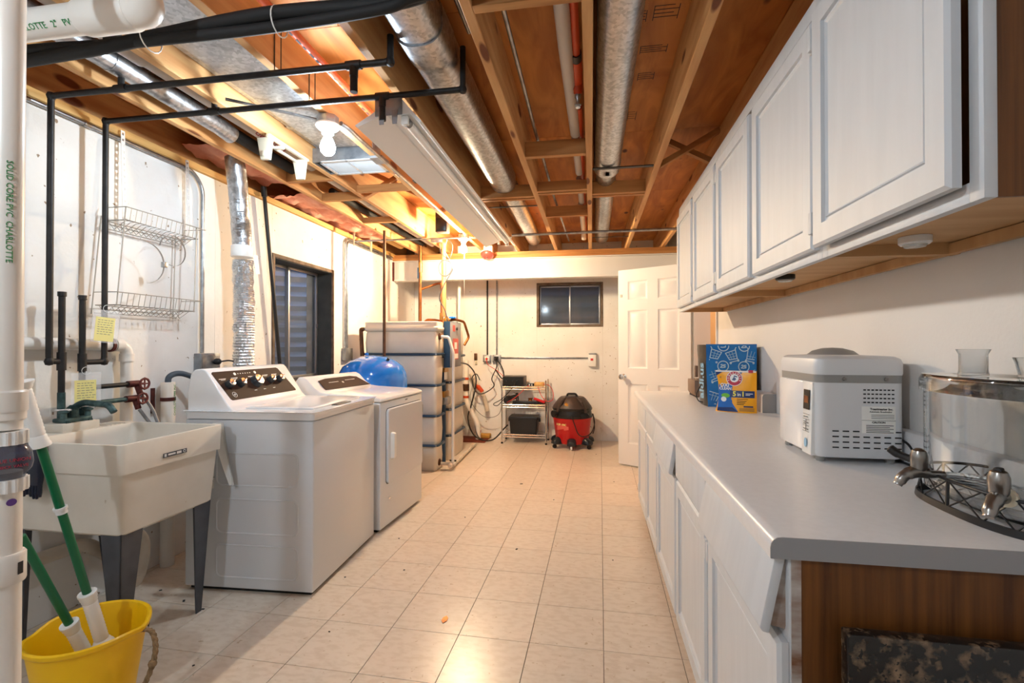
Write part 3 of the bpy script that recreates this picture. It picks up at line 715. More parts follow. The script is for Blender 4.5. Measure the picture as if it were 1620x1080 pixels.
for xx in (.72, .88): MB().box(xx - .01, xx + .01, 3.51, 3.73, CT, CT + .006).build('foot', m_rubber, q)

# detergent pouch
r = thing('detergent_pouch', 'orange and blue laundry pods pouch in front of the blue bag', 'pouch', (.775, 2.80, CT))
Mp = frame((.672, 2.815, CT), (.1925, -.085, 0), (0, 0, 1))
PW, PH = .205, .222
def pd(a, b_): return .030 * (1 - b_) ** .8 * (sin(pi * a) ** .5) + .0025
def pouch(side):
    vs = []
    for j in range(15):
        for i in range(15):
            a, b_ = i / 14, j / 14
            w = 1 - .10 * sin(pi * (b_ ** .8)) * (1 if a < .5 else .35) * 0 ; xl = .020 * (b_ < 1) * (1 - abs(b_ * 2 - 1) ** 2) * .9
            x = xl + (PW - xl) * a
            vs.append(Mp @ Vector((x, PH * b_, side * pd(a, b_) if 0 < i < 14 else 0)))
    return vs
m = MB()
for sd in (1, -1):
    m.add(pouch(sd), [(j * 15 + i, j * 15 + i + 1, (j + 1) * 15 + i + 1, (j + 1) * 15 + i) for j in range(14) for i in range(14)])
m.build('pouch_body', m_orange, r, angle=70)
sd = 1 if (Mp.to_3x3() @ Vector((0, 0, 1))).y < 0 else -1
def P(x, y, e=.0008):
    b_ = min(max(y / PH, 0), 1); xl = .020 * (1 - abs(b_ * 2 - 1) ** 2) * .9; a = min(max((x - xl) / (PW - xl), 0.0), 1)
    return Mp @ Vector((x, y, sd * (pd(a, b_) + e)))
def patch(name, poly, mt, e=.0010, n=5):
    """thin printed patch on the pouch front (quad grid between 4 corners)"""
    (x0, y0), (x1, y1), (x2, y2), (x3, y3) = poly; vs = []
    for j in range(n + 1):
        for i in range(n + 1):
            a, b_ = i / n, j / n
            vs.append(P((x0 * (1 - a) + x1 * a) * (1 - b_) + (x3 * (1 - a) + x2 * a) * b_, (y0 * (1 - a) + y1 * a) * (1 - b_) + (y3 * (1 - a) + y2 * a) * b_, e))
    return MB().add(vs, [(j * (n + 1) + i, j * (n + 1) + i + 1, (j + 1) * (n + 1) + i + 1, (j + 1) * (n + 1) + i) for j in range(n) for i in range(n)]).build(name, mt, r)
def disc(name, cx, cy, R, mt, e, sy=1, n=28):
    MB().add([P(cx, cy, e)] + [P(cx + R * cos(2 * pi * k / n), cy + R * sy * sin(2 * pi * k / n), e) for k in range(n)], [(0, 1 + k, 1 + (k + 1) % n) for k in range(n)]).build(name, mt, r)
patch('navy_corner', [(.004, .190), (.004, .191), (.038, .214), (.004, .214)], m_navy)
patch('blue_field', [(.012, .006), (.118, .006), (.070, .080), (.022, .150)], m_podblue, .0011, 8)
patch('blue_field', [(.030, .075), (.085, .072), (.090, .150), (.040, .150)], m_podblue, .0012, 6)
patch('navy_base', [(.012, .004), (.120, .004), (.090, .028), (.016, .022)], m_navy, .0016)
patch('navy_band', [(.078, .080), (.196, .080), (.196, .116), (.078, .116)], m_navy, .0016)
patch('navy_stripe', [(.100, .185), (.112, .185), (.138, .214), (.124, .214)], m_navy, .0011)
patch('top_seal', [(.003, .214), (.202, .214), (.202, .2215), (.003, .2215)], m_whiteink, .0012)
patch('red_tab', [(.166, .212), (.188, .212), (.188, .226), (.166, .226)], m_crimson, .0030)
disc('logo_white', .098, .180, .040, m_whiteink, .0018); disc('logo_red', .098, .180, .037, m_crimson, .0022); disc('logo_centre', .098, .182, .022, m_whiteink, .0026)
patch('logo_arm', [(.086, .172), (.100, .168), (.108, .178), (.096, .190)], m_navy, .0030); patch('logo_hammer', [(.094, .190), (.112, .186), (.113, .192), (.096, .197)], m_navy, .0030)
def ptext(name, s_, size, mt, x, y, e=.0024, bold=0, sx=1.0):
    o_ = P(x, y, e); ux = P(x + .01, y, e) - P(x - .01, y, e); uy = P(x, y + .01, e) - P(x, y - .01, e)
    Mt = frame(o_, ux, uy)
    text(name, s_, size, mt, r, Mt, bold=bold, sx=sx)
for k, ch in enumerate('ARM&HAMMER'):
    a = radians(200 - k * 24.5); x, y = .098 + .0295 * cos(a), .180 + .0295 * sin(a)
    o_ = P(x, y, .0030); Mt = frame(o_, P(x + .01, y) - P(x - .01, y), (0, 0, 1)) @ R3('Z', a - pi / 2)
    text('logo_text', ch, .0105, m_whiteink, r, Mt, bold=.0003)
ptext('pouch_text', '5', .036, m_yellowink, .100, .098, .0032, .0009); ptext('pouch_text', 'in', .026, m_whiteink, .123, .096, .0032, .0004); ptext('pouch_text', '1', .036, m_yellowink, .142, .098, .0032, .0009)
patch('band_lines', [(.154, .100), (.188, .100), (.188, .103), (.154, .103)], m_whiteink, .0022, 2); patch('band_lines', [(.154, .093), (.175, .093), (.175, .096), (.154, .096)], m_whiteink, .0022, 2)
ptext('pouch_text', 'OXI', .026, m_whiteink, .050, .143, .0030, .0008); ptext('pouch_text', 'CLEAN', .020, m_whiteink, .054, .125, .0030, .0006)
for k in range(4): patch('bullet_lines', [(.112, .070 - k * .009), (.165 - .006 * k, .070 - k * .009), (.165 - .006 * k, .073 - k * .009), (.112, .073 - k * .009)], m_ink, .0018, 3)
patch('navy_tag', [(.145, .030), (.190, .030), (.190, .037), (.145, .037)], m_navy, .0018, 3)
for k in range(3): patch('small_print', [(.125, .022 - k * .006), (.195, .022 - k * .006), (.195, .0245 - k * .006), (.125, .0245 - k * .006)], m_brownbox, .0014, 3)
disc('pod_green', .055, .088, .022, m_podgreen, .0020, .55); disc('pod_blue', .055, .058, .034, m_podblue, .0018, .7); disc('pod_white', .046, .068, .014, m_whiteink, .0024, .95)
ptext('pouch_text', '42', .011, m_navy, .028, .185, .003)

# drink dispenser
r = thing('drink_dispenser', 'clear glass drink dispenser with two metal taps in a black wire stand', 'dispenser', (.93 - .02, 1.20, CT))
dcx, dcy, A, B = .965 - .105, 1.195, .10, .0
DZ = CT + .028
ov = []
a_, b_ = .085, .20     # half sizes of the oval (across, along the wall)
dcx, dcy = .862, 1.185
# keep the tank inside the counter: long side along the wall
def oval(s_, z, n=48, pw=2.6, grow=0):
    out = []
    for k in range(n):
        t = 2 * pi * k / n; c, s2 = cos(t), sin(t)
        out.append(Vector((dcx + math.copysign(abs(c) ** (2 / pw), c) * (a_ * s_ + grow), dcy + math.copysign(abs(s2) ** (2 / pw), s2) * (b_ * s_ + grow), z)))
    return out
a_, b_ = .095, .17
TH = .255
MB().loft([oval(1, DZ), oval(1, DZ + .01), oval(1, DZ + TH), oval(1, DZ + TH, grow=-.006), oval(1, DZ + .02, grow=-.006), oval(.5, DZ + .012)]).build('glass_tank', m_glass, r)
MB().loft([oval(1, DZ + TH - .03, grow=.008), oval(1, DZ + TH - .004, grow=.008), oval(1, DZ + TH + .008, grow=.003), oval(.6, DZ + TH + .010), oval(.6, DZ + TH + .004), oval(1, DZ + TH + .002, grow=-.001), oval(1, DZ + TH - .03, grow=.002)]).build('glass_lid', m_glass, r)
MB().lathe([(.026, 0), (.024, .01), (.024, .045), (.029, .056), (.026, .056), (.021, .045), (.021, .004), (0, .004)], 24, T3(dcx - .045, dcy + .015, DZ + TH + .0105)).build('glass_knob', m_frost, r)
MB().lathe([(.036, 0), (.042, .030), (.045, .040), (.041, .040), (.037, .030), (.032, .006), (0, .006)], 28, T3(dcx + .028, dcy - .06, DZ + TH + .0105)).build('glass_knob', m_glass, r)
# wire stand
MB().loft([oval(1, CT, grow=.017), oval(1, CT + .014, grow=.015), oval(1, CT + .014, grow=.009), oval(1, CT, grow=.009)], closed=True).build('stand_base', m_blackpl, r)
MB().tube(oval(1, CT + .020, grow=-.02), .003, 6, closed=True).build('stand_support', m_blackpl, r)
top = oval(1, CT + .068, grow=.010)
MB().tube(top, .0035, 8, closed=True).build('stand_rim', m_blackpl, r)
bot = oval(1, CT + .010, grow=.012)
m = MB()
for k in range(0, 48, 3):
    for d in (3, -3): m.tube([bot[k], top[(k + d) % 48]], .0018, 5)
m.build('lattice', m_blackpl, r)
m = MB()
for k in range(0, 48, 12): m.tube([(bot[k].x, bot[k].y, CT), top[k]], .0035, 6)
m.build('upright', m_blackpl, r)
def tap(px, py, ang, lever=True, washer=False):
    M = T3(px, py, CT + .058) @ R3('Z', ang)      # local -X points away from the tank
    MB().tube([(.03, 0, .012), (-.016, 0, .012)], .0085, 14, M=M).tube(spline([(-.006, 0, .014), (-.030, 0, .016), (-.052, 0, .006), (-.066, 0, -.014)], 5), [.0125] * 4 + [.0135] * 5 + [.0115] * 5 + [.0090] * 2, 14, M=M).build('tap_spout', m_nickel, r)
    MB().lathe([(.012, 0), (.0145, .004), (.0155, .008), (.0155, .014), (.0165, .016), (.0165, .034), (.013, .044), (.006, .049), (0, .05)], 20, M @ T3(-.022, 0, .020)).build('tap_valve', m_nickel, r)
    if lever: MB().tube(spline([(-.022, 0, .040), (-.026, .022, .040), (-.040, .044, .046), (-.052, .056, .058)]), [.009] * 8 + [.0085] * 8 + [.010] * 8 + [.007], 10, M=M).build('tap_lever', m_black, r)
    else: MB().box(-.031, -.013, -.006, .006, .060, .072, M).build('tap_lever', m_black, r, bevel=.003)
    if washer: MB().lathe([(.018, 0), (.018, .008), (.010, .010)], 18, M @ T3(.012, 0, .012) @ R3('Y', -pi / 2)).build('tap_washer', m_cream, r)
tap(.748, 1.225, 0.0)
tap(.768, 1.055, .62, False, True)
# ================================================================== LEFT SIDE: laundry
def bulbfix(name, label, x, y, ztop, bm, drop=.0):
    r = thing(name, label, 'light', (x, y, ztop - .20))
    bx = MB()
    n8 = [(.052 * cos(pi / 8 + k * pi / 4), .052 * sin(pi / 8 + k * pi / 4)) for k in range(8)]
    bx.prism(n8, ztop - .042, ztop - .001, 'z', T3(x, y)).build('junction_box', m_galv_d, r, bevel=.003)
    MB().lathe([(0, -.042), (.056, -.042), (.056, -.050), (.045, -.062), (.030, -.068), (.028, -.085), (0, -.085)], 28, T3(x, y, ztop)).build('lamp_holder', m_whitepl, r)
    MB().lathe([(.015, -.084), (.017, -.10), (.030, -.128), (.036, -.150), (.032, -.172), (.018, -.187), (.0, -.191)], 16, T3(x, y, ztop)).build('bulb', bm, r)
    return r
b1 = bulbfix('ceiling_bulb', 'glaring white bare bulb in a porcelain holder above the washer', -1.262, 2.17, 2.349, m_bulb1)
b2 = bulbfix('ceiling_bulb', 'warm glowing bare bulb under the joist by the steel beam', -1.262, 4.70, 2.349, m_bulb2)
bulbfix('ceiling_bulb', 'unseen bare bulb added as fill on the same joist behind the viewer', -1.262, -.40, 2.349, m_bulb3)  # added fill lamp, out of view, brightens the right side and washer
bulbfix('ceiling_bulb', 'unseen bare bulb added to light the hall beyond the doorway', 1.65, 4.5, ZD - .001, m_bulb4)  # added lamp, out of sight, brightens the hall wall
MB().tube([(-1.262, 4.73, 2.262), (-1.262, 4.735, 1.52)], .0015, 5).build('pull_cord', m_whitepl, b2)
MB().lathe([(.004, 0), (.006, .008), (.004, .02)], 10, T3(-1.262, 4.735, 1.50)).build('pull_knob', m_whitepl, b2)

# ---- washer
r = thing('washing_machine', 'white top-loading washer with five knobs on a bronze console', 'washing machine', (-1.355, 2.205, 0), rz=.045)
D, Wd = .69, .755
K = dict(local=True)
def lbox(x0, x1, y0, y1, z0, z1): return MB().box(x0, x1, y0, y1, z0, z1)
lbox(-D, 0, 0, Wd, .018, .862).build('body', m_enamel_b, r, bevel=.008, seg=3, **K)
lbox(-D + .02, -.02, .02, Wd - .02, .0, .02).build('base', m_rubber, r, **K)
pl = rrect(D + .006, Wd + .008, .02, 4)
def dk(s_, z, g=0): return [Vector((-D / 2 + p[0] + math.copysign(g, p[0]), Wd / 2 + p[1] + math.copysign(g, p[1]), z)) for p in pl]
MB().loft([dk(1, .866), dk(1, .888), dk(1, .900, -.004), dk(1, .906, -.014)]).build('top_deck', m_enamel, r, **K)
lid = MB().loft([[Vector((x, y, z)) for x, y in ((-.43 + i, .10 + i), (-.055 - i, .10 + i), (-.055 - i, Wd - .10 - i), (-.43 + i, Wd - .10 - i))] for i, z in ((0, .9055), (0, .913), (.006, .916), (.05, .9155))]).build('lid', m_enamel, r, **K)
MB().prism([(-.055, .893), (-.018, .893), (-.01, .884), (-.055, .884)], Wd / 2 - .09, Wd / 2 + .09, 'y').build('lid_recess', m_greypl2, r, **K)
lbox(-.056, -.02, Wd / 2 - .085, Wd / 2 + .085, .9058, .9095).build('lid_handle', m_darkpl, r, bevel=.002, **K)
prof = [(-.415, .904), (-.440, .912), (-.465, .935), (-.578, 1.100), (-.592, 1.113), (-.612, 1.118), (-.650, 1.114), (-.672, 1.09), (-.688, 1.0), (-.688, .88), (-.50, .88)]
MB().prism(prof, .010, Wd - .05, 'y').build('console', m_enamel, r, bevel=.014, seg=4, **K)
# brown console face lies on the slope
p0, p1 = Vector((-.465, 0, .935)), Vector((-.578, 0, 1.100)); up = (p1 - p0).normalized()
Mc = frame((p0.x, .05, p0.z), (0, 1, 0), up)        # u along width, v up the slope
nrm = Mc.to_3x3() @ Vector((0, 0, 1)); sg = 1 if nrm.x > 0 else -1
def cbox(u0, u1, v0, v1, e0, e1): return MB().box(u0, u1, v0, v1, e0 * sg, e1 * sg, Mc)
face = [(.045, -.004), (Wd - .10, -.004), (Wd - .135, .142), (.0, .142)]
MB().prism([(.015, .022), (.595, .022), (.600, .030), (.548, .190), (.535, .198), (-.010, .198), (-.020, .190), (.005, .030)], 0, .0022 * sg, 'z', Mc).build('console_face', m_brownpan, r, **K)
for (u_, v_, R_) in ((.045, .112, .022), (.135, .112, .022), (.272, .114, .036), (.400, .112, .022), (.488, .112, .022)):
    k_ = MB().lathe([(R_ * 1.05, 0), (R_, .004), (R_ * .94, .024), (R_ * .85, .028)], 26, Mc @ T3(u_, v_, .0022 * sg) @ (Matrix() if sg > 0 else R3('X', pi))).build('knob', m_darkpl, r, **K)
    MB().lathe([(R_ * .82, .028), (R_ * .80, .033), (R_ * .4, .034), (0, .034)], 26, Mc @ T3(u_, v_, .0022 * sg) @ (Matrix() if sg > 0 else R3('X', pi))).build('knob_cap', m_chrome, k_, **K)
    MB().box(-R_ * .75, R_ * .75, -.004, .004, .034 * sg, .044 * sg, Mc @ T3(u_, v_, .0022 * sg) @ R3('Z', .5)).build('knob_grip', m_chrome, k_, bevel=.002, **K)
e = .0028 * sg
tm = MB()
for u_ in (.03, .12, .26, .385, .475):
    tm.box(u_ - .026, u_ + .026, .150, .153, e * .9, e, Mc); tm.box(u_ - .015, u_ + .018, .144, .146, e * .9, e, Mc)
for u_ in (.23, .31, .40): tm.box(u_ - .01, u_ + .012, .060, .0625, e * .9, e, Mc)
for u_ in range(6): tm.box(.165 + u_ * .02, .172 + u_ * .02, .1745, .1785, e * .9, e, Mc)
tm.build('console_print', m_whiteink, r, kind='stuff', **K)
for u_ in (.14, .31): MB().lathe([(.0085, 0), (.0085, .003), (0, .0035)], 18, Mc @ T3(u_, .176, .002 * sg) @ (Matrix() if sg > 0 else R3('X', pi))).build('push_button', m_whitepl, r, **K)
MB().tube(circle(24, .015, Mc @ T3(.05, .052, e)), .0012, 5, closed=True).build('round_logo', m_whiteink, r, **K)
MB().tube(spline([(-.006, .004, 0), (-.002, -.006, 0), (.003, .006, 0), (.007, -.004, 0)]), .0012, 5, M=Mc @ T3(.05, .052, e)).build('logo_script', m_whiteink, r, **K)
# embossed panels on the left side
for (x0, x1, z0_, z1_) in ((-.52, -.075, .53, .70), (-.52, -.075, .29, .47), (-.52, -.075, .07, .24)):
    q = rrect(x1 - x0, z1_ - z0_, .03, 5); cx, cz = (x0 + x1) / 2, (z0_ + z1_) / 2
    MB().loft([[Vector((cx + p[0], .0005, cz + p[1])) for p in q], [Vector((cx + p[0], -.001, cz + p[1])) for p in q], [Vector((cx + p[0] * .99, -.0042, cz + p[1] * .975)) for p in q], [Vector((cx + p[0] * .97, -.0042, cz + p[1] * .93)) for p in q], [Vector((cx + p[0] * .955, -.001, cz + p[1] * .89)) for p in q]]).build('side_emboss', m_enamel_b, r, **K)
Ms = frame((-.565, -.0008, .585), (1, 0, 0), (0, 0, 1))
MB().box(-.05, .035, -.07, .05, 0, .0006, Ms).build('spec_label', m_paperw, r, **K)
for yy, s_ in ((.03, 'BL'), (-.005, 'VL GL'), (-.04, '31 2"')): text('label_text', s_, .03, m_ink, r, ROOT[r.name].inverted() @ Ms @ T3(0, yy, .0008))

# ---- dryer
r = thing('clothes_dryer', 'white front-loading dryer standing beyond the washer', 'dryer', (-1.372, 3.012, 0), rz=-.05)
D2, W2 = .67, .695
lbox(-D2, 0, 0, W2, .02, .858).build('body', m_enamel_b, r, bevel=.007, seg=3, **K)
lbox(-D2 + .02, -.03, .02, W2 - .02, 0, .02).build('base', m_rubber, r, **K)
prof = [(-D2, .8615), (.004, .8615), (.004, .872), (-.004, .884), (-.03, .892), (-.10, .899), (-.38, .910), (-.44, .918), (-.49, .950), (-.545, 1.005), (-.575, 1.02), (-.61, 1.02), (-.64, .98), (-D2, .93)]
MB().prism(prof, -.002, W2 + .002, 'y').build('top_deck', m_enamel, r, bevel=.010, seg=3, **K)
p0, p1 = Vector((-.449, 0, .924)), Vector((-.545, 0, 1.005)); up = (p1 - p0).normalized()
Mc = frame((p0.x, .05, p0.z), (0, 1, 0), up); sg = 1 if (Mc.to_3x3() @ Vector((0, 0, 1))).x > 0 else -1
arch = [(.02, -.006), (W2 - .10, -.006)] + [(W2 - .12 - (W2 - .16) * t / 10, .075 + .04 * sin(pi * t / 10)) for t in range(11)]
arch = [(.03, 0.006), (W2 - .06, -.004), (W2 - .14, .098), (W2 - .22, .112), (.14, .112), (.045, .098)]
MB().prism(arch, 0, .003 * sg, 'z', Mc).build('console_face', m_brownpan, r, **K)
tm = MB()
for k in range(7): tm.box(.14 + k * .018, .150 + k * .018, .066, .071, .0031 * sg, .0036 * sg, Mc); tm.box(.36 + k * .02, .37 + k * .02, .072, .077, .0031 * sg, .0036 * sg, Mc)
tm.box(.30, .305, .05, .066, .0031 * sg, .0036 * sg, Mc); tm.box(.312, .317, .05, .066, .0031 * sg, .0036 * sg, Mc)
tm.build('console_print', m_whiteink, r, kind='stuff', **K)
q = rrect(.585, .505, .03, 5); cy, cz = .375, .555
MB().loft([[Vector((0, cy + p[0] * 1.015, cz + p[1] * 1.018)) for p in q], [Vector((.0012, cy + p[0] * 1.015, cz + p[1] * 1.018)) for p in q]]).build('door_seam', m_darkpl, r, **K)
dr = MB().loft([[Vector((.001, cy + p[0], cz + p[1])) for p in q], [Vector((.014, cy + p[0], cz + p[1])) for p in q], [Vector((.019, cy + p[0] * .985, cz + p[1] * .98)) for p in q]]).build('door', m_enamel_b, r, **K)
MB().loft([[Vector((x, .135 + p[0], .555 + p[1])) for p in rrect(w_, h_, .012, 4)] for x, w_, h_ in ((.018, .045, .18), (.038, .040, .172), (.044, .03, .16))]).build('handle', m_whitepl, dr, **K)
for zz in (.39, .74): lbox(0.001, .016, .672, .682, zz - .03, zz + .03).build('door_hinge', m_steel, dr, **K)
MB().box(.001, .0025, .12, .15, .19, .20).build('badge', m_chrome, r, **K)
MB().box(.001, .002, .38, .42, .835, .845).build('badge', m_chrome, r, **K)

# ---- utility sink
r = thing('utility_sink', 'beige plastic laundry tub on grey metal legs left of the washer', 'sink', (-2.03, 1.805, 0))
x0, x1, y0, y1 = -2.345, -1.735, 1.553, 2.065
def rr(x0, x1, y0, y1, z, i=0, rad=.02, ib=None):
    w, h = (x1 - i) - (x0 + (ib if ib is not None else i)), (y1 - y0) - 2 * i; cx, cy = ((x1 - i) + (x0 + (ib if ib is not None else i))) / 2, (y0 + y1) / 2
    return [Vector((cx + p[0], cy + p[1], z)) for p in rrect(w, h, rad, 4)]
rings = [rr(x0, x1, y0, y1, .505, .040), rr(x0, x1, y0, y1, .515, .030), rr(x0, x1, y0, y1, .745, .014), rr(x0, x1, y0, y1, .748, .004), rr(x0, x1, y0, y1, .858, 0), rr(x0, x1, y0, y1, .862, .002),
         rr(x0, x1, y0, y1, .862, .016, ib=.13), rr(x0, x1, y0, y1, .856, .020, ib=.135), rr(x0, x1, y0, y1, .60, .050, .04, ib=.155), rr(x0, x1, y0, y1, .535, .075, .05, ib=.18)]
MB().loft(rings).build('basin', m_tub, r, angle=40)
# raised faucet ledge with soap slots
MB().box(x0 + .005, x0 + .11, 1.74, 1.90, .858, .898).build('faucet_deck', m_tub, r, bevel=.004)
m = MB()
for k in range(5):
    m.box(x0 + .03, x0 + .115, 1.585 + k * .022, 1.594 + k * .022, .8622, .8645); m.box(x0 + .03, x0 + .115, 1.93 + k * .022, 1.939 + k * .022, .8622, .8645)
m.build('soap_ridge', m_tub, r)
MB().lathe([(.016, 0), (.016, .004), (.009, .005), (0, .005)], 18, T3(-1.96, 2.0155, .80) @ R3('X', pi / 2)).build('overflow_plug', m_leg, r)
Mx = frame((x1 - .0005, 1.735, .775), (0, 1, 0), (0, 0, 1))
MB().box(0, .118, 0, .018, .0006, .0012, Mx).build('maker_label', m_leg, r)
MB().box(.006, .016, .003, .015, .0012, .0016, Mx).box(.024, .060, .006, .013, .0012, .0016, Mx).box(.066, .090, .004, .014, .0012, .0016, Mx).build('label_print', m_greypl, r, kind='stuff')
MB().tube(circle(16, .0055, Mx @ T3(.105, .009, .0014)), .0012, 5, closed=True).build('label_ring', m_greypl, r)
def leg(px, py, sx_, sy_):
    """tapered angle-iron leg; sx_, sy_ point to the middle of the tub"""
    m = MB(); wt, wb, t = .095, .030, .004
    for (dx, dy) in ((sx_, 0), (0, sy_)):
        tx, ty = px, py; bx_, by_ = px + sx_ * .03, py + sy_ * .02
        q = []
        for (z, w, cx, cy) in ((.530, wt, tx, ty), (0.0, wb, bx_, by_)):
            ex, ey = cx + dx * w, cy + dy * w
            nx_, ny_ = (0, sy_ * t) if dx else (sx_ * t, 0)
            q.append([Vector((cx, cy, z)), Vector((ex, ey, z)), Vector((ex + nx_, ey + ny_, z)), Vector((cx + nx_, cy + ny_, z))])
        m.loft(q)
    return m.build('leg', m_leg, r)
leg(x1 - .035, y0 + .035, -1, 1); leg(x1 - .035, y1 - .035, -1, -1); leg(x0 + .035, y0 + .035, 1, 1); leg(x0 + .035, y1 - .035, 1, -1)
for k in range(2): MB().lathe([(.012, 0), (.012, .006)], 12, T3(x1 - .04 - .02 * k, y0 + .04, 0)).build('foot_pad', m_rubber, r)
# p-trap under the tub
tp = thing('drain_trap', 'stained white plastic drain trap under the laundry tub', 'pipe', (-2.10, 1.90, .12))
MB().tube(fillet([(-2.02, 1.83, .505), (-2.02, 1.83, .22), (-2.06, 1.92, .14), (-2.10, 2.0, .22), (-2.10, 2.0, .34), (-2.34, 2.0, .36), (XL + .002, 2.0, .36)], .06), .024, 14).build('trap_pipe', m_pvcold, tp)
for z in (.30, .44): MB().lathe([(.032, 0), (.033, .004), (.033, .028), (.031, .032)], 16, T3(-2.02, 1.83, z)).build('slip_nut', m_pvcold, tp)
MB().tube(fillet([(XL + .05, 1.30, .33), (XL + .05, 1.95, .30), (XL + .05, 2.1, .16), (XL + .05, 2.2, .10)], .05), .03, 14).single('floor_drain_pipe', m_pvcold, 'stained white drain pipe low on the wall behind the tub', 'pipe')

# faucet
r = thing('faucet', 'tarnished green two-handle faucet on the laundry tub', 'faucet', (-2.29, 1.82, .899))
MB().box(-2.325, -2.255, 1.765, 1.885, .8985, .918).build('base_plate', m_verd, r, bevel=.006)
MB().lathe([(.022, .918), (.020, .95), (.024, .958), (.010, .972)], 16, T3(-2.29, 1.825)).build('valve_body', m_verd, r)
MB().tube(fillet([(-2.29, 1.825, .955), (-2.24, 1.825, .985), (-2.10, 1.825, .975), (-2.075, 1.825, .945)], .03), [.016] * 20 if False else .014, 12).build('spout', m_verd, r)
for yy in (1.775, 1.878):
    h = MB().lathe([(.012, .918), (.012, .94), (.020, .944), (.020, .952)], 12, T3(-2.275, yy)).build('handle', m_verd, r)
    MB().beam((-2.275 - .026, yy - .012, .956), (-2.275 + .026, yy + .012, .956), .014, .009).build('handle_lever', m_chrome, h, bevel=.003)
MB().box(-2.262, -2.252, 1.772, 1.788, .876, .905).box(-2.262, -2.252, 1.866, 1.882, .876, .905).build('mount_clip', m_verd, r)

# ---- white curved plastic flap between tub and washer
rows = []
for j in range(13):
    t = j / 12; z = .856 - .305 * t
    xr_ = -1.778 + .040 * t; xl = -1.838 + .082 * t ** 1.5
    rows.append([Vector((xl + (xr_ - xl) * s_, 2.115 + .018 * sin(pi * s_) + .015 * t, z)) for s_ in (0, .25, .5, .75, 1)])
m = MB(); vs = [p for q in rows for p in q]
m.add(vs, [(j * 5 + i, j * 5 + i + 1, (j + 1) * 5 + i + 1, (j + 1) * 5 + i) for j in range(12) for i in range(4)])
m.add([p + Vector((0, .0025, 0)) for p in vs], [(j * 5 + i, (j + 1) * 5 + i, (j + 1) * 5 + i + 1, j * 5 + i + 1) for j in range(12) for i in range(4)])
m.single('plastic_flap', m_whitepl, 'curved white plastic flap hanging between tub and washer', 'plastic sheet')
# gloves over the tub edge
gl = thing('rubber_gloves', 'dark navy rubber gloves hanging over the near rim of the tub', 'gloves', (-2.12, 1.535, .66))
for k, (gx_, gz) in enumerate(((-2.145, .865), (-2.085, .858))):
    q = lambda z, w, d, y: [Vector((gx_ + p[0], y + p[1], z)) for p in rrect(w, d, .008, 3)]
    MB().loft([q(gz, .062, .016, 1.538), q(gz - .03, .066, .022, 1.532), q(gz - .08, .052, .022, 1.530), q(gz - .12, .058, .022, 1.530), q(gz - .15, .05, .018, 1.530)]).build('glove_palm', m_gloveblue, gl)
    for f_ in range(4): MB().tube([(gx_ - .019 + f_ * .0127, 1.530, gz - .145), (gx_ - .021 + f_ * .014, 1.528, gz - .18), (gx_ - .021 + f_ * .014, 1.529, gz - .195 - .008 * (f_ in (1, 2)))], [.0075, .0075, .004], 8).build('glove_finger', m_gloveblue, gl)
# ================================================================== LEFT WALL PLUMBING
def pipe(name, pts, rad, mt, label, cat='pipe', fil=0, n=12, group=None, fittings=(), fm=None, straight=True):
    """one run of pipe; fittings = (point, axis dir, radius, half length)"""
    P = fillet(pts, fil) if fil else [Vector(p) for p in pts]
    lo = min(P, key=lambda p: p.z)
    r = thing(name, label, cat, tuple(lo), group=group)
    MB().tube(P, rad, n).build('pipe_run', mt, r)
    for (p, d, fr, hl) in fittings:
        p = Vector(p); d = Vector(d).normalized(); MB().tube([p - d * hl, p + d * hl], fr, n).build('fitting', fm or mt, r)
    return r
XP = -2.31
# black supply pipes: along under the joists, down the wall, looping to the faucet risers
def blackpipe(y, xr, zr, yr, zloop, tee_x, tee_up, lab, ztop):
    r = thing('black_pipe', lab, 'pipe', (XP, y, zloop), group='black pipes running under the joists and down to the tub')
    MB().tube(fillet([(xr, y, zr), (xr, y, 2.32), (XP, y, 2.318), (XP, y, zloop), (XP, yr, zloop)], .022, 4), .0125, 12).build('pipe_run', m_black, r)
    MB().tube([(XP, yr, ztop), (XP, yr, ztop - .02), (XP, yr, ztop - .022), (XP, yr, .92)], [.016, .016, .0125, .0125], 12).build('riser', m_black, r)
    MB().tube([(XP, yr, zloop - .04), (XP, yr, zloop + .04)], .017, 12).build('riser_tee', m_black, r)
    MB().tube([(XP, yr, .905), (XP, yr, 1.03)], .0145, 12).build('green_stub', m_verd, r, label='green tarnished lower end')
    MB().tube([(tee_x - .03, y, 2.32), (tee_x + .03, y, 2.32)], .0175, 12).tube([(tee_x, y, 2.32), (tee_x, y, 2.275)], .0165, 12).tube([(tee_x, y, 2.28), (tee_x, y, 2.215)], .0145, 12).build('drop_leg', m_black, r)
    MB().tube([(tee_up - .028, y, 2.32), (tee_up + .028, y, 2.32)], .0165, 12).tube([(tee_up, y, 2.32), (tee_up, y, 2.40)], .0125, 12).build('tee', m_black, r)
    for p in ((XP, y, 2.318), (xr, y, 2.32), (XP, y, zloop)): MB().lathe([(.0, -.018), (.013, -.014), (.0175, 0), (.013, .014), (0, .018)], 12, T3(*p)).build('elbow', m_black, r)
    for dx in (0, .028): MB().tube([(-1.243 + dx, y, 2.33), (-1.243 + dx, y, 2.48)], .0022, 5).build('hanger_wire', m_blackpl, r)
    return r
blackpipe(1.742, -.756, 2.42, 1.792, 1.168, -.905, -1.955, 'thin black pipe nearer the viewer under the joists, dropping down the left wall', 1.475)
blackpipe(1.982, -.536, 2.50, 1.880, 1.160, -.895, -1.72, 'thin black pipe further in under the joists, dropping beside the wire rack', 1.468)

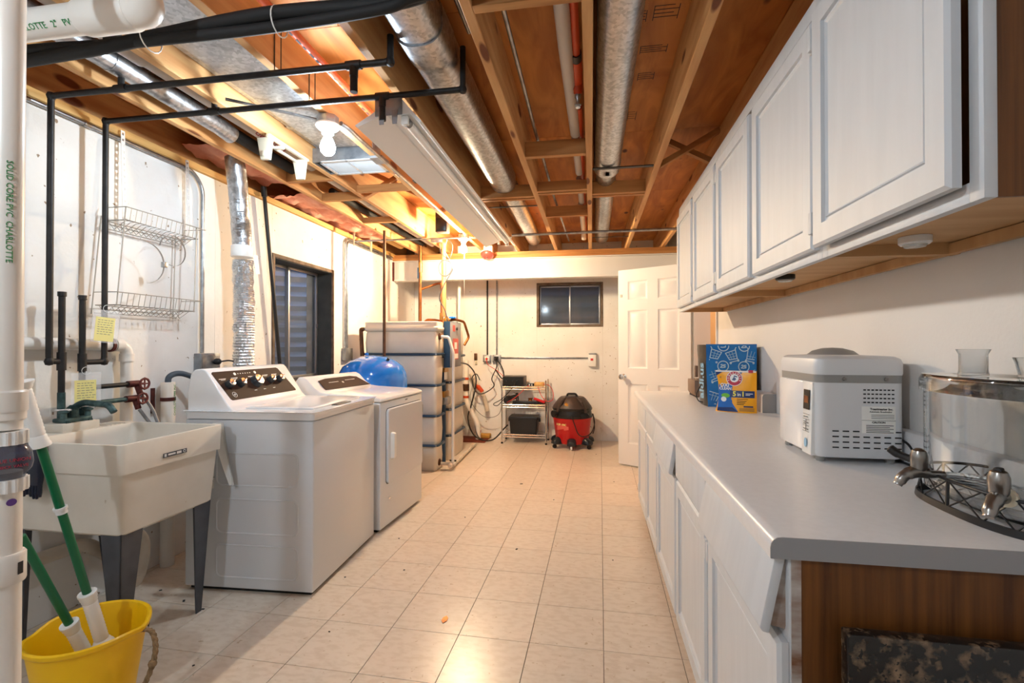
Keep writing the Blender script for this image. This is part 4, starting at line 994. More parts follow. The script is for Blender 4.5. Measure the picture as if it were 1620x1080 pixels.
# notes in clear sleeves hanging from the pipes
def note(name, M, lab):
    r = thing(name, lab, 'note', tuple(M.translation), group='notes hanging from the black pipes')
    MB().box(-.055, .055, -.075, .08, -.0012, .0012, M).build('sleeve', m_sleeve, r)
    MB().box(-.043, .036, -.068, .045, .0014, .002, M).build('paper', m_paper, r)
    m = MB()
    for k in range(7):
        x = -.034
        while x < .022:
            w = random.uniform(.006, .016); m.box(x, x + w, .030 - k * .011, .0315 - k * .011 + .0008, .0021, .0024, M); x += w + .004
    m.build('handwriting', m_greytext, r, kind='stuff')
    MB().tube(circle(14, .017, M @ T3(0, .088, 0)), .0012, 5, closed=True).build('string_tie', m_whitepl, r)
note('paper_note', frame((-2.272, 1.955, 1.325), (.25, 1, -.10), (0, .1, 1)), 'yellow note in a clear sleeve tied to the upper black pipe')
note('paper_note', frame((-2.272, 1.868, 1.035), (.35, 1, .0), (0, 0, 1)), 'yellow note in a clear sleeve hanging just above the faucet')

# white drain along the wall
pv = thing('drain_pipe', 'white PVC drain running along the left wall above the laundry tub', 'pipe', (-2.375, 2.155, .3))
MB().tube(fillet([(-2.375, 1.0, 1.262), (-2.375, 2.155, 1.238), (-2.375, 2.155, .3)], .05, 6), .027, 16).build('pipe_run', m_pvc, pv)
MB().tube([(-2.375, 2.155, 1.195), (-2.375, 2.155, 1.155)], .033, 16).tube([(-2.375, 2.125, 1.239), (-2.375, 2.085, 1.240)], .033, 16).build('coupling', m_pvc, pv)
MB().tube([(-2.375, 2.06, 1.240), (-2.375, 2.075, 1.240)], .034, 16).build('pipe_strap', m_rust, pv)
# hose valves
for (z, y1_, lab) in ((1.040, 2.165, 'upper pipe and rusty red valve feeding the washer hoses'), (.965, 2.155, 'lower pipe and rusty red valve feeding the washer hoses')):
    r = thing('hose_valve', lab, 'valve', (-2.325, y1_, z - .05), group='hose valves beside the tub')
    MB().tube([(-2.325, 1.885, z), (-2.325, y1_ - .03, z)], .0115, 12).build('supply_pipe', m_verd if z < 1 else m_black, r)
    MB().tube([(-2.325, y1_ - .05, z), (-2.325, y1_ + .015, z)], .017, 12).tube([(-2.325, y1_, z), (-2.315, y1_ + .012, z - .055)], .014, 12).build('valve_body', m_rust, r)
    M = T3(-2.285, y1_ + .008, z) @ R3('Y', pi / 2)
    MB().tube([(-2.325, y1_ + .008, z), (-2.285, y1_ + .008, z)], .006, 8).build('stem', m_rust, r)
    w = MB().tube(circle(24, .026, M), .0055, 7, closed=True)
    for k in range(4): w.tube([M @ Vector((0, 0, 0)), M @ Vector((.026 * cos(k * pi / 2), .026 * sin(k * pi / 2), 0))], .004, 6)
    for k in range(8): w.lathe([(.0, -.006), (.006, 0), (0, .006)], 6, M @ T3(.028 * cos(k * pi / 4), .028 * sin(k * pi / 4), 0))
    w.build('hand_wheel', m_rust, r)
    h = pipe('supply_hose', spline([(-2.313, y1_ + .014, z - .058), (-2.28, y1_ + .05, z - .14), (-2.21, 2.25, .70), (-2.12, 2.33, .72), (-2.055, 2.36, .76)]), .008, m_galv_d, 'braided steel washer hose from the %s valve' % ('upper' if z > 1 else 'lower'), 'hose', group='braided washer hoses')
# standpipe with the grey drain hose
sp = thing('standpipe', 'white standpipe strapped to the wall behind the washer', 'pipe', (-2.365, 2.395, 0))
MB().tube([(-2.365, 2.395, 0), (-2.365, 2.395, 1.03)], .035, 18, caps=True).build('pipe_run', m_pvc, sp)
MB().tube([(-2.365, 2.395, .925), (-2.365, 2.395, .945)], .037, 18).build('pipe_strap', m_rust, sp)
MB().box(-2.418, -2.405, 2.335, 2.352, .86, 1.0).build('bracket', m_rust, sp)
Mt = frame((-2.3298, 2.405, .93), (0, 0, 1), (0, -1, 0))
text('pipe_print', 'CHARLOTTE PIPE PVC', .018, m_greenink, sp, Mt)
pipe('drain_hose', spline([(-2.365, 2.395, 1.0), (-2.362, 2.40, 1.06), (-2.34, 2.46, 1.075), (-2.28, 2.54, 1.03), (-2.17, 2.58, .98), (-2.06, 2.6, .93)]), .016, m_dustgrey, 'dark grey drain hose arching from the standpipe to the washer', 'hose')

# ---- PVC stack in the left foreground with check valve
sx, sy = -1.366, .938
st = thing('pvc_stack', 'white plastic pump pipe with a clear check valve at the left edge', 'pipe', (sx, sy, 0))
rp = .0302
MB().tube([(sx, sy, 0), (sx, sy, .94)], rp, 24).build('lower_pipe', m_pvc, st)
MB().tube(fillet([(sx, sy, 1.04), (sx, sy, 2.318), (sx, YF + .002, 2.318)], .05, 6), rp, 24).build('upper_pipe', m_pvc, st)
MB().lathe([(rp + .006, .80), (rp + .008, .805), (rp + .008, .865), (rp + .005, .87)], 24, T3(sx, sy, -.12)).build('coupling', m_pvc, st)
MB().lathe([(rp + .008, 1.082), (rp + .009, 1.086), (rp + .009, 1.128), (rp + .006, 1.132)], 24, T3(sx, sy)).build('coupling', m_pvc, st)
MB().lathe([(rp + .002, 1.06), (rp + .006, 1.064), (rp + .006, 1.082)], 24, T3(sx, sy)).build('coupling', m_pvc, st)
def ribnut(z0, z1, R):
    q = [(R * (1 if k % 4 < 2 else 1.08) * cos(2 * pi * k / 64), R * (1 if k % 4 < 2 else 1.08) * sin(2 * pi * k / 64)) for k in range(64)]
    MB().prism(q, z0, z1, 'z', T3(sx, sy)).build('union_nut', m_whitepl, st)
ribnut(1.005, 1.036, .0375); ribnut(.895, .925, .0385)
m_valve = mat('smoky_valve', rgb(70, 74, 96), .12, alpha=.72)
MB().lathe([(.033, .922), (.036, .932), (.046, .945), (.049, .96), (.046, .985), (.038, 1.0), (.034, 1.006)], 28, T3(sx, sy)).build('valve_body', m_valve, st)
dcam = (Vector((0, 0, 0)) - Vector((sx, sy, 0))).normalized(); tng = Vector((-dcam.y, dcam.x, 0))
def on_stack(ang, z, R):
    d = dcam * cos(ang) + tng * sin(ang); t_ = Vector((-d.y, d.x, 0)); p = Vector((sx, sy, z)) + d * R
    return p, t_
p, t_ = on_stack(.2, .972, .0495); Mt = frame(p, t_, (0, 0, 1))
text('valve_print', 'TRUE UNION', .011, m_redink, st, Mt, ext=.0008); p, t_ = on_stack(.2, .958, .0498); text('valve_print', 'CHECK VALVE', .009, m_redink, st, frame(p, t_, (0, 0, 1)), ext=.0008)
p, t_ = on_stack(.75, .715, rp + .0083); MB().box(-.006, .006, -.014, .014, 0, .0006, frame(p, t_, (0, 0, 1))).build('barcode', m_ink, st)
p, t_ = on_stack(.1, 1.55, rp + .0004); text('pipe_print', 'SOLID CORE PVC  CHARLOTTE', .017, m_greenink, st, frame(p, (0, 0, -1), t_), ext=.0006)
p, t_ = on_stack(.35, .872, rp + .001); MB().lathe([(.012, 0), (.012, .0006), (0, .0008)], 14, frame(p, t_, (0, 0, 1)), sx=.8, sy=.7).build('primer_stain', mat('purple_primer', rgb(96, 62, 140), .6), st)

# horizontal PVC under the ceiling with elbow
up_ = thing('ceiling_drain', 'thick white PVC drain with an elbow under the ceiling at upper left', 'pipe', (-1.55, 1.225, 2.19))
hz, hr = 2.225, .043
MB().tube([(-2.40, 1.228, hz), (-1.36, 1.228, hz)], hr, 22).build('pipe_run', m_pvc, up_)
MB().tube([(-1.515, 1.228, hz), (-1.50, 1.228, hz), (-1.345, 1.228, hz), (-1.335, 1.228, hz)], [hr + .004, hr + .008, hr + .008, hr + .004], 22).build('hub', m_pvc, up_)
MB().tube(fillet([(-1.345, 1.228, hz), (-1.285, 1.228, hz), (-1.285, 1.19, hz + .06), (-1.285, 1.18, ZJ - .002)], .05, 6), hr + .003, 22).build('elbow', m_pvc, up_)
text('pipe_print', 'CHARLOTTE   2"   PVC   1A', .024, m_greenink, up_, frame((-1.60, 1.228 - hr * .72, hz - hr * .70), (1, 0, 0), (0, -.7, .7)), ext=.0008)

# ---- bundle of black foam-covered pipes crossing under the joists
fb = thing('insulated_pipes', 'pair of black foam-wrapped pipes tied together across the ceiling', 'pipe', (-.7, 1.385, 2.2))
MB().tube(spline([(-2.40, 1.42, 2.232), (-1.95, 1.395, 2.236), (-1.62, 1.375, 2.236), (-1.40, 1.385, 2.262), (-1.0, 1.36, 2.270), (-.62, 1.37, 2.265), (-.50, 1.40, 2.30)]), .021, 12).build('foam_sleeve', m_foam, fb)
MB().tube(spline([(-2.40, 1.39, 2.262), (-1.95, 1.38, 2.262), (-1.62, 1.40, 2.262), (-1.40, 1.372, 2.238), (-1.0, 1.372, 2.236), (-.62, 1.36, 2.244), (-.53, 1.37, 2.275), (-.40, 1.43, 2.325), (-.02, 1.455, 2.33), (.16, 1.47, 2.335)]), .017, 12).build('foam_sleeve', m_foam, fb)
MB().tube([(-.10, 1.46, 2.333), (.98, 1.52, 2.335)], .011, 12).build('bare_pipe', m_pvc, fb)
for x, z in ((-1.43, 2.25), (-.965, 2.253)): MB().tube(circle(18, .042, T3(x, 1.375, z) @ R3('Y', pi / 2), sx=1.05), .0022, 5, closed=True).build('cable_tie', m_whitepl, fb)
MB().box(-1.60, -1.57, 1.36, 1.40, 2.25, 2.345).build('hanger', m_blackpl, fb)
MB().box(-.095, -.055, 1.44, 1.48, 2.315, 2.348).build('clip', m_blackpl, fb)

# ---- bucket with rope handle and two poles
bk = thing('bucket', 'yellow rubber bucket on the floor at lower left', 'bucket', (-1.69, 1.405, 0))
BK = T3(-1.69, 1.405)
def rim(R, z, dip=0, n=40): return [Vector((R * cos(2 * pi * k / n), R * sin(2 * pi * k / n), z - dip * max(0, cos(2 * (2 * pi * k / n) - .7)) ** 6)) for k in range(n)]
MB().loft([[BK @ p for p in q] for q in (rim(.118, .002), rim(.122, .006), rim(.160, .262, .012), rim(.168, .266, .014), rim(.172, .272, .014), rim(.172, .282, .014), rim(.166, .286, .014), rim(.159, .282, .014), rim(.155, .27, .014), rim(.116, .012))]).build('tub', m_yellow, bk)
an = 1.05
for s_ in (0, 1):
    a = an + pi * s_ - .35
    MB().lathe([(.012, 0), (.012, .004), (.005, .0045), (.005, 0)], 16, BK @ R3('Z', a) @ T3(.161, 0, .245) @ R3('Y', pi / 2)).build('eyelet', m_darkpl, bk)
rp_ = Vector((-1.69, 1.405, 0))
hp = spline([rp_ + Vector((.150, .05, .255)), rp_ + Vector((.182, .062, .245)), rp_ + Vector((.205, .055, .19)), rp_ + Vector((.205, .03, .12)), rp_ + Vector((.190, -.005, .06)), rp_ + Vector((.170, -.03, .02))])
m = MB()
for ph in (0, 2.1, 4.2):
    m.tube([p + Vector((.0045 * cos(k * .9 + ph), .0045 * sin(k * .9 + ph), 0)) for k, p in enumerate(hp)], .005, 7)
m.build('rope_handle', m_rope, bk)
MB().lathe([(.0, -.014), (.012, -.008), (.014, 0), (.010, .010), (0, .014)], 10, T3(*(rp_ + Vector((.206, .042, .15))))).build('rope_knot', m_rope, bk)
def mop(a, b, lab, grip_top, clip=None, g0=.0):
    a, b = Vector(a), Vector(b); d = (b - a).normalized(); L = (b - a).length
    r = thing('mop_pole', lab, 'pole', tuple(a), group='green poles standing in the bucket')
    MB().tube([a, b], .0125, 14).build('pole', m_green, r)
    def grip(p, d_, n='grip'):
        m = MB(); N_ = 34; m.tube([p + d_ * (.21 * k / N_) for k in range(N_ + 1)], [(.0195 + (.007 * max(0, (k - 28) / 6))) + .0016 * (k % 2) + (.013 * max(0, (4 - k) / 4)) for k in range(N_ + 1)], 16); m.build(n, m_whitepl, r)
    grip(a + d * g0, d)
    if grip_top: grip(b + d * .03, -d)
    if clip: MB().tube([a + d * clip, a + d * (clip + .022)], .0155, 14).tube([a + d * (clip + .014), a + d * (clip + .022)], .0185, 14).build('lock_collar', m_greypl, r)
mop((-1.662, 1.470, .06), (-1.690, 1.205, 1.10), 'green pole with a white grip at both ends leaning from the bucket', True, .66, .15)
mop((-1.715, 1.480, .02), (-1.738, 1.235, .65), 'shorter green pole with a white grip in the bucket', False, None, .10)
# ---- wire rack on the left wall with its perforated straps
wr = thing('wire_rack', 'two-tier white wire basket rack hanging on the left wall', 'rack', (-2.33, 2.28, 1.35))
xa, xb = -2.395, -2.275
for (z, y0, y1) in ((1.86, 2.055, 2.50), (1.435, 2.01, 2.48)):
    w = MB()
    lp = [(xa, y0, z), (xb, y0, z), (xb, y1, z), (xa, y1, z), (xa, y0, z)]
    w.tube(lp, .0028, 6)
    w.tube([(xb + .012, y0 - .01, z + .062), (xb + .012, y1 + .045, z + .062)], .0026, 6)
    w.tube([(xb + .012, y0 - .01, z + .062), (xa, y0 - .01, z + .062)], .0022, 6); w.tube([(xb + .012, y1 + .045, z + .062), (xa, y1 + .03, z + .062)], .0022, 6)
    for k in range(15):
        y = y0 + .02 + (y1 - y0 - .03) * k / 14
        w.tube([(xa, y, z - .004), (xa + .03, y, z - .04), (xb - .03, y, z - .002), (xb, y, z), (xb + .012, y, z + .062)], .0016, 5)
    w.tube([(xa, y0 - .005, z - .038), (xa, y1, z - .038)], .0022, 6)
    w.build('basket', m_wire, wr)
for (y0, y1) in ((2.055, 2.01), (2.49, 2.475)):
    MB().tube([(xb, y0, 1.925), (xb, y1, 1.43)], .003, 6).build('side_rod', m_wire, wr); MB().tube([(xa, y0 - .02, 1.88), (xa, y1 - .02, 1.39)], .003, 6).build('side_rod', m_wire, wr)
def strap(y0, z0, y1, z1, lab):
    r = thing('perforated_strap', lab, 'strap', (-2.385, y1, z1), group='perforated straps holding the wire rack')
    a, b = Vector((-2.385, y0, z0)), Vector((-2.370, y1, z1)); d = b - a; n = int(d.length / .03)
    m = MB(); M_ = frame(a, (0, 1, 0) if True else 0, d)
    wv = .011
    L = d.length; st_ = L / n
    # strap made of a ladder so its holes are real
    m.box(-wv, -wv * .45, 0, L, -.0008, .0008, M_); m.box(wv * .45, wv, 0, L, -.0008, .0008, M_)
    for k in range(n + 1): m.box(-wv * .45, wv * .45, max(0, k * st_ - .010), min(L, k * st_ + .010), -.0008, .0008, M_)
    m.build('strap_band', m_whitepl, r); 
    MB().lathe([(.005, 0), (.005, .003), (0, .004)], 10, T3(-2.386, y0, z0 - .02) @ R3('Y', pi / 2)).build('screw', m_steel, r)
strap(2.135, 2.345, 2.185, 1.872, 'perforated white strap on the left end of the wire rack')
strap(2.538, 2.345, 2.552, 1.870, 'perforated white strap on the right end of the wire rack')
# hose clamp ring hanging in the rack
r = thing('hose_clamp', 'open metal hose clamp hanging from the wire rack', 'clamp', (-2.32, 2.26, 1.58))
def arc(cy, cz, R, a0, a1, n=20): return [Vector((-2.262, cy + R * cos(radians(a0 + (a1 - a0) * k / n)), cz + R * sin(radians(a0 + (a1 - a0) * k / n)))) for k in range(n + 1)]
def ribbon(pts, w=.009): 
    m = MB(); m.loft([[p + Vector((-w / 2, 0, 0)), p + Vector((w / 2, 0, 0)), p + Vector((w / 2, .0008, .0008)), p + Vector((-w / 2, .0008, .0008))] for p in pts]); return m
ribbon(arc(2.315, 1.755, .083, 170, -110)).build('band', m_nickel, r); ribbon(arc(2.155, 1.665, .105, -85, 95)).build('band', m_nickel, r)
MB().box(-2.272, -2.252, 2.250, 2.275, 1.655, 1.685).build('clamp_screw', m_steel, r, bevel=.003)

# ---- conduits on the left wall
c1 = thing('wall_conduit', 'steel conduit along the top of the left wall bending down to an outlet box', 'conduit', (-2.40, 2.67, 1.19))
MB().tube(fillet([(-2.400, .3, 2.302), (-2.400, 2.60, 2.302), (-2.400, 2.675, 2.22), (-2.400, 2.675, 1.19)], .10, 8), .0115, 12).build('conduit_run', m_steel, c1)
for y in (.6, 1.95): MB().tube([(-2.400, y, 2.302), (-2.400, y + .05, 2.302)], .0145, 12).build('coupling', m_steel, c1)
ob = thing('outlet_box', 'grey metal outlet box with a black plug behind the washer', 'outlet', (-2.39, 2.71, 1.065))
MB().box(-2.418, -2.365, 2.630, 2.785, 1.068, 1.188).build('box', m_galv_d, ob, bevel=.004)
MB().box(-2.365, -2.362, 2.640, 2.775, 1.078, 1.178).build('cover_plate', m_steel, ob, bevel=.001)
MB().lathe([(.02, 0), (.02, .02), (.014, .03), (.006, .034)], 14, T3(-2.362, 2.745, 1.135) @ R3('Y', pi / 2)).build('plug', m_blackpl, ob)
MB().tube(spline([(-2.33, 2.745, 1.135), (-2.29, 2.78, 1.14), (-2.22, 2.80, 1.115), (-2.16, 2.80, 1.06), (-2.15, 2.79, .9)]), .005, 8).build('cord', m_blackpl, ob)
MB().box(-2.33, -2.329, 2.78, 2.86, 1.06, 1.11, ).build('cord_tag', m_paperw, ob)
c2 = thing('wall_conduit', 'pale conduit beside the small window dropping to a grey box', 'conduit', (-2.40, 4.46, 1.19))
MB().tube(fillet([(-2.40, 5.6, 2.31), (-2.40, 4.60, 2.305), (-2.40, 4.455, 2.30), (-2.40, 4.455, 1.20)], .12, 8), .0105, 12).tube(fillet([(-2.40, 5.6, 2.285), (-2.40, 4.60, 2.28), (-2.40, 4.49, 2.275), (-2.40, 4.49, 1.20)], .12, 8), .0105, 12).build('conduit_run', m_steel, c2)
MB().box(-2.418, -2.372, 4.42, 4.56, 1.09, 1.21).build('box', m_galv_d, c2, bevel=.003)

# ---- dryer vent duct: plastic sleeve then crinkled foil
dv = thing('vent_duct', 'crinkled silver foil dryer vent hose rising to the ceiling', 'duct', (-2.24, 2.80, .9))
P0 = spline([(-2.235, 2.835, .60), (-2.235, 2.835, 1.35), (-2.235, 2.82, 1.78), (-2.225, 2.78, 2.10), (-2.215, 2.72, 2.42)], 24)
Pl = [p for p in P0 if p.z < 1.81]; Pu = [p for p in P0 if p.z > 1.88]
def crinkle(P, R, amp, seed, n=28):
    rings = []; m = len(P)
    dense = []
    for i in range(m - 1):
        for k in range(3): dense.append(P[i].lerp(P[i + 1], k / 3))
    for i, p in enumerate(dense):
        ring = []
        for k in range(n):
            a = 2 * pi * k / n; rr_ = R + amp * .45 * (1 if i % 2 else -1) + amp * 2.2 * noise.noise((cos(a) * 3, sin(a) * 3 + seed, p.z * 22))
            ring.append(p + Vector((cos(a) * rr_, sin(a) * rr_, 0)))
        rings.append(ring)
    return MB().loft(rings)
crinkle(Pl, .060, .0055, 1).build('foil_hose', m_foil, dv, angle=20)
crinkle(Pu, .057, .0018, 5).build('duct_pipe', m_galv, dv, angle=40)
MB().lathe([(.064, 0), (.066, .004), (.066, .07), (.064, .074)], 28, T3(-2.234, 2.815, 1.808)).build('collar', m_whitepl, dv)
MB().box(-.002, .002, -.02, .02, -.12, 0, T3(-2.185, 2.875, 1.83) @ R3('X', .18)).build('tape_tail', m_whitepl, dv)

# black pole leaning by the window
MB().tube([(-2.372, 3.205, 2.40), (-2.372, 3.43, .90)], .014, 12).tube([(-2.372, 3.205, 2.40), (-2.372, 3.215, 2.33)], .02, 12).single('black_pole', m_blackpl, 'thin black pole standing against the wall left of the window', 'pole')
# brown pipe in front of the tanks
MB().tube([(-1.975, 4.42, 2.348), (-1.975, 4.42, .0)], .0145, 14).single('brown_pipe', m_bronze, 'brown pipe dropping from the ceiling in front of the white tanks', 'pipe')

# ================================================================== CEILING SERVICES
def rduct(xc, w, z0, z1, ya, yb, rad, n=4):
    q = [(xc + p[0], (z0 + z1) / 2 + p[1]) for p in rrect(w, z1 - z0, rad, n)]; return MB().prism(q, ya, yb, 'y')
d1 = thing('round_duct', 'galvanized duct with a wide joint between the joists above the tube light', 'duct', (-.63, 3.5, 2.37), group='galvanized ducts between the joists')
rduct(-.645, .18, 2.372, 2.565, YF + .02, 1.80, .075, 6).build('duct_section', m_galv, d1)
rduct(-.645, .192, 2.366, 2.572, 1.74, 1.90, .075, 6).build('joint_band', m_galv, d1)
rduct(-.645, .182, 2.374, 2.567, 1.90, 3.55, .07, 6).build('duct_section', m_galv, d1)
MB().tube([(-.64, 3.72, 2.478), (-.66, 5.62, 2.478)], .078, 24).build('duct_section', m_galv, d1)
MB().box(JX[3] + .02, JX[4] - .02, 3.86, 3.885, 2.36, 2.364).build('support_strap', m_black, d1)
d2 = thing('round_duct', 'galvanized duct between the joists right of the ceiling centre', 'duct', (.10, 3.5, 2.37), group='galvanized ducts between the joists')
rduct(.105, .165, 2.372, 2.57, YF + .02, 3.30, .07, 6).build('duct_section', m_galv, d2)
rduct(.105, .175, 2.372, 2.574, 3.22, 3.34, .075, 6).build('joint_band', m_galv, d2)
MB().tube([(.105, 3.34, 2.47), (.105, 3.60, 2.47)], .07, 24).tube([(.105, 3.70, 2.475), (.115, 5.62, 2.475)], .075, 24).build('duct_section', m_galv, d2)
MB().box(JX[5] + .02, JX[6] - .02, 3.12, 3.15, 2.362, 2.368).build('support_strap', m_black, d2)
MB().box(JX[5] + .02, JX[6] - .02, 5.2, 5.22, 2.38, 2.384).build('support_strap', m_black, d2)
# box duct B-C with register
d3 = thing('box_duct', 'rectangular galvanized duct above the washer ending in a white register', 'duct', (-1.45, 2.0, 2.42))
MB().box(JX[1] + .045, JX[2] - .035, YF + .02, 2.93, 2.44, 2.575).build('duct_body', m_galv, d3, bevel=.004)
MB().prism([(-1.55, 2.385), (-1.315, 2.385), (-1.315, 2.44), (-1.63, 2.44)], YF + .02, 2.60, 'y').build('lower_trough', m_galv, d3)
for y in (1.62, 2.42): MB().box(JX[1] + .043, JX[2] - .033, y, y + .03, 2.437, 2.577).build('seam_band', m_galv, d3)
MB().box(JX[1] + .021, JX[2] - .021, 2.715, 2.72, 2.353, 2.44).box(JX[1] + .021, JX[2] - .021, 2.92, 2.925, 2.353, 2.44).box(JX[1] + .021, JX[1] + .026, 2.72, 2.92, 2.353, 2.44).box(JX[2] - .026, JX[2] - .021, 2.72, 2.92, 2.353, 2.44).build('register_boot', m_galv_d, d3); MB().box(JX[1] + .05, JX[2] - .04, 2.722, 2.918, 2.434, 2.4395).build('duct_shade_sheet', m_black, d3)  # black sheet over the boot stands in for the unlit duct interior
rg = thing('air_register', 'white slotted air register in the duct between the joists', 'register', (-1.455, 2.81, 2.34))
gx0, gx1, gy0, gy1 = -1.635, -1.275, 2.70, 2.935
m = MB().box(gx0, gx1, gy0, gy0 + .022, 2.347, 2.352).box(gx0, gx1, gy1 - .022, gy1, 2.347, 2.352).box(gx0, gx0 + .02, gy0, gy1, 2.347, 2.352).box(gx1 - .02, gx1, gy0, gy1, 2.347, 2.352).box((gx0 + gx1) / 2 - .006, (gx0 + gx1) / 2 + .006, gy0, gy1, 2.347, 2.352)
m.build('frame', m_register, rg, bevel=.001)
lv = MB().box(gx0 + .02, gx1 - .02, -.0008, .0008, -.006, .006).build('louver', m_register, rg, local=True)
Mr0 = Matrix(rg.matrix_basis.inverted() if False else ROOT[rg.name])
for k in range(13):
    M_ = Mr0 @ T3(0, gy0 + .03 + k * .0146, 2.356) @ R3('X', .7)
    if k == 0: lv.matrix_local = M_
    else: inst(lv, 'louver', rg, M_)
# A-B bay
d4 = thing('small_duct', 'slim galvanized pipe between the joists at upper left', 'duct', (-1.94, 1.9, 2.38))
MB().tube([(-1.95, YF + .02, 2.415), (-1.95, 1.9, 2.41), (-1.945, 2.27, 2.40), (-1.94, 2.36, 2.385)], .046, 18).build('duct_section', m_galv, d4)
MB().tube([(-1.95, 1.68, 2.4115), (-1.95, 1.74, 2.411)], .049, 18).build('joint_band', m_galv, d4)
p4 = thing('ceiling_pipe', 'white drain pipe with red lettering between the joists', 'pipe', (-1.858, 3, 2.41))
MB().tube([(-1.858, 1.0, 2.458), (-1.858, 5.5, 2.445)], .040, 18).build('pipe_run', m_pvcgrey, p4)
for ya_ in (1.62, 3.82): MB().tube([(-1.858, ya_, 2.454), (-1.858, ya_ + .13, 2.454)], .047, 18).build('coupling', m_pvcgrey, p4)
text('pipe_print', 'CHARLOTTE PIPE', .034, m_redink, p4, frame((-1.8375, 2.55, 2.419), (0, 1, 0), (.85, 0, .5)), ext=.0015)
pipe('ceiling_pipe', [(-2.0, 1.9, 2.50), (-2.0, 2.3, 2.44), (-1.99, 2.80, 2.425), (-1.99, 2.98, 2.425)], .034, m_foam, 'black pipe between the joists beside the white drain pipe', fil=.1)
pipe('ceiling_pipe', [(-2.0, 3.5, 2.44), (-1.98, 5.5, 2.44)], .028, m_foam, 'black pipe between the joists nearer the tanks')
# orange sprinkler pipes
r = pipe('sprinkler_pipe', [(-1.115, YF + .02, 2.425), (-1.115, 5.0, 2.425)], .0165, m_cpvc, 'orange sprinkler pipe along the joist left of the tube light')
m = MB()
for k in range(26): m.box(-1.119, -1.111, 1.6 + k * .045, 1.6 + k * .045 + random.choice((.012, .02, .03)), 2.4080, 2.4086)
m.build('pipe_print', m_ink, r, kind='stuff')
r = thing('sprinkler_pipe', 'orange sprinkler pipe with a pendent head beside the grey ceiling pipe', 'pipe', (-.055, 2.35, 2.4))
MB().tube([(-.062, YF + .02, 2.47), (-.062, 2.30, 2.47)], .0165, 12).tube([(-.062, 2.52, 2.47), (-.062, 5.6, 2.47)], .0165, 12).build('pipe_run', m_cpvc2, r)
MB().tube([(-.062, 2.05, 2.47), (-.062, 2.10, 2.47)], .022, 12).build('dark_band', m_darkpl, r)
MB().tube([(-.062, 2.10, 2.47), (-.062, 2.34, 2.47)], .023, 14).tube([(-.062, 2.28, 2.47), (-.062, 2.30, 2.425)], .02, 14).build('tee', m_cpvc2, r)
MB().lathe([(.014, 0), (.014, -.02), (.008, -.03), (.008, -.05), (.016, -.052), (.016, -.055), (0, -.055)], 12, T3(-.062, 2.30, 2.425)).build('sprinkler_head', m_steel, r)
MB().lathe([(.010, -.056), (.012, -.066), (0, -.07)], 8, T3(-.062, 2.30, 2.425)).build('frost_cap', m_whitepl, r)
# grey pipe and conduit E-F
pipe('ceiling_pipe', [(-.118, YF + .02, 2.468), (-.105, 2.0, 2.468), (-.09, 2.825, 2.468)], .030, m_pvcgrey, 'pale grey pipe between the joists, nearer length', n=18)
pipe('ceiling_pipe', [(-.09, 2.88, 2.468), (-.085, 3.47, 2.468)], .026, m_pvcgrey, 'pale grey pipe between the joists, second length between blocks', n=18)
pipe('ceiling_pipe', [(-.085, 3.60, 2.468), (-.08, 4.17, 2.468)], .026, m_pvcgrey, 'pale grey pipe between the joists, third length between blocks', n=18)
pipe('ceiling_pipe', [(-.085, 4.23, 2.468), (-.08, 5.3, 2.462), (-.08, 5.35, 2.40)], .026, m_pvcgrey, 'pale grey pipe between the joists, far length by the beam', n=18, fil=.04)
pipe('ceiling_conduit', [(-.315, YF + .02, 2.46), (-.315, 2.8, 2.46), (-.30, 4.0, 2.45), (-.255, 5.6, 2.44)], .0095, m_steel, 'thin steel conduit running with the joists in the middle of the ceiling', 'conduit')
pipe('ceiling_conduit', [(-.52, YF + .02, 2.54), (-.50, 1.95, 2.54)], .0095, m_steel, 'thin steel conduit beside the near galvanized duct', 'conduit')
pipe('ceiling_conduit', [(-.78, 4.75, 2.333), (.80, 4.73, 2.333)], .0135, m_steel, 'steel conduit crossing under the joists before the beam', 'conduit')
# conduit from bulb to bulb along joist C
r = thing('ceiling_conduit', 'grey conduit running along the joist between the two bulbs', 'conduit', (-1.22, 3.4, 2.33))
MB().tube(fillet([(-1.21, 2.20, 2.325), (-1.20, 2.26, 2.325), (-1.215, 2.42, 2.335), (-1.222, 4.60, 2.335), (-1.245, 4.68, 2.325)], .04), .011, 12).build('conduit_run', m_steel, r)
MB().tube([(-1.225, 2.9, 2.335), (-1.225, 2.96, 2.335)], .015, 12).tube([(-1.225, 3.7, 2.335), (-1.225, 3.75, 2.335)], .0145, 12).build('coupling', m_chrome, r)
MB().box(-1.285, -1.205, 2.66, 2.76, 2.335, 2.349).box(-1.246, -1.243, 2.62, 2.72, 2.352, 2.42).build('mounting_plate', m_galv_d, r)
pipe('ceiling_conduit', [(-2.405, 4.62, 2.30), (-2.2, 4.72, 2.325), (-1.30, 4.74, 2.325)], .0095, m_steel, 'steel conduit from the left wall to the bulb by the beam', 'conduit', fil=.15)
pipe('ceiling_conduit', [(-1.22, 4.72, 2.325), (-1.05, 4.86, 2.33), (-.80, 4.86, 2.335)], .0115, m_steel, 'short curved conduit right of the bulb by the beam', 'conduit', fil=.12)
r = thing('joist_bracket', 'grey metal bracket below the orange pipe', 'bracket', (-1.12, 3.0, 2.34)); MB().box(-1.14, -1.13, 2.98, 3.03, 2.30, 2.42).box(-1.18, -1.08, 2.99, 3.0, 2.39, 2.40).build('bracket_arm', m_black, r)
MB().beam((-1.62, 1.93, 2.343), (-1.30, 2.20, 2.343), .02, .006).single('metal_strip', m_steel, 'thin dark metal strip nailed under the joists by the bulb', 'strip')

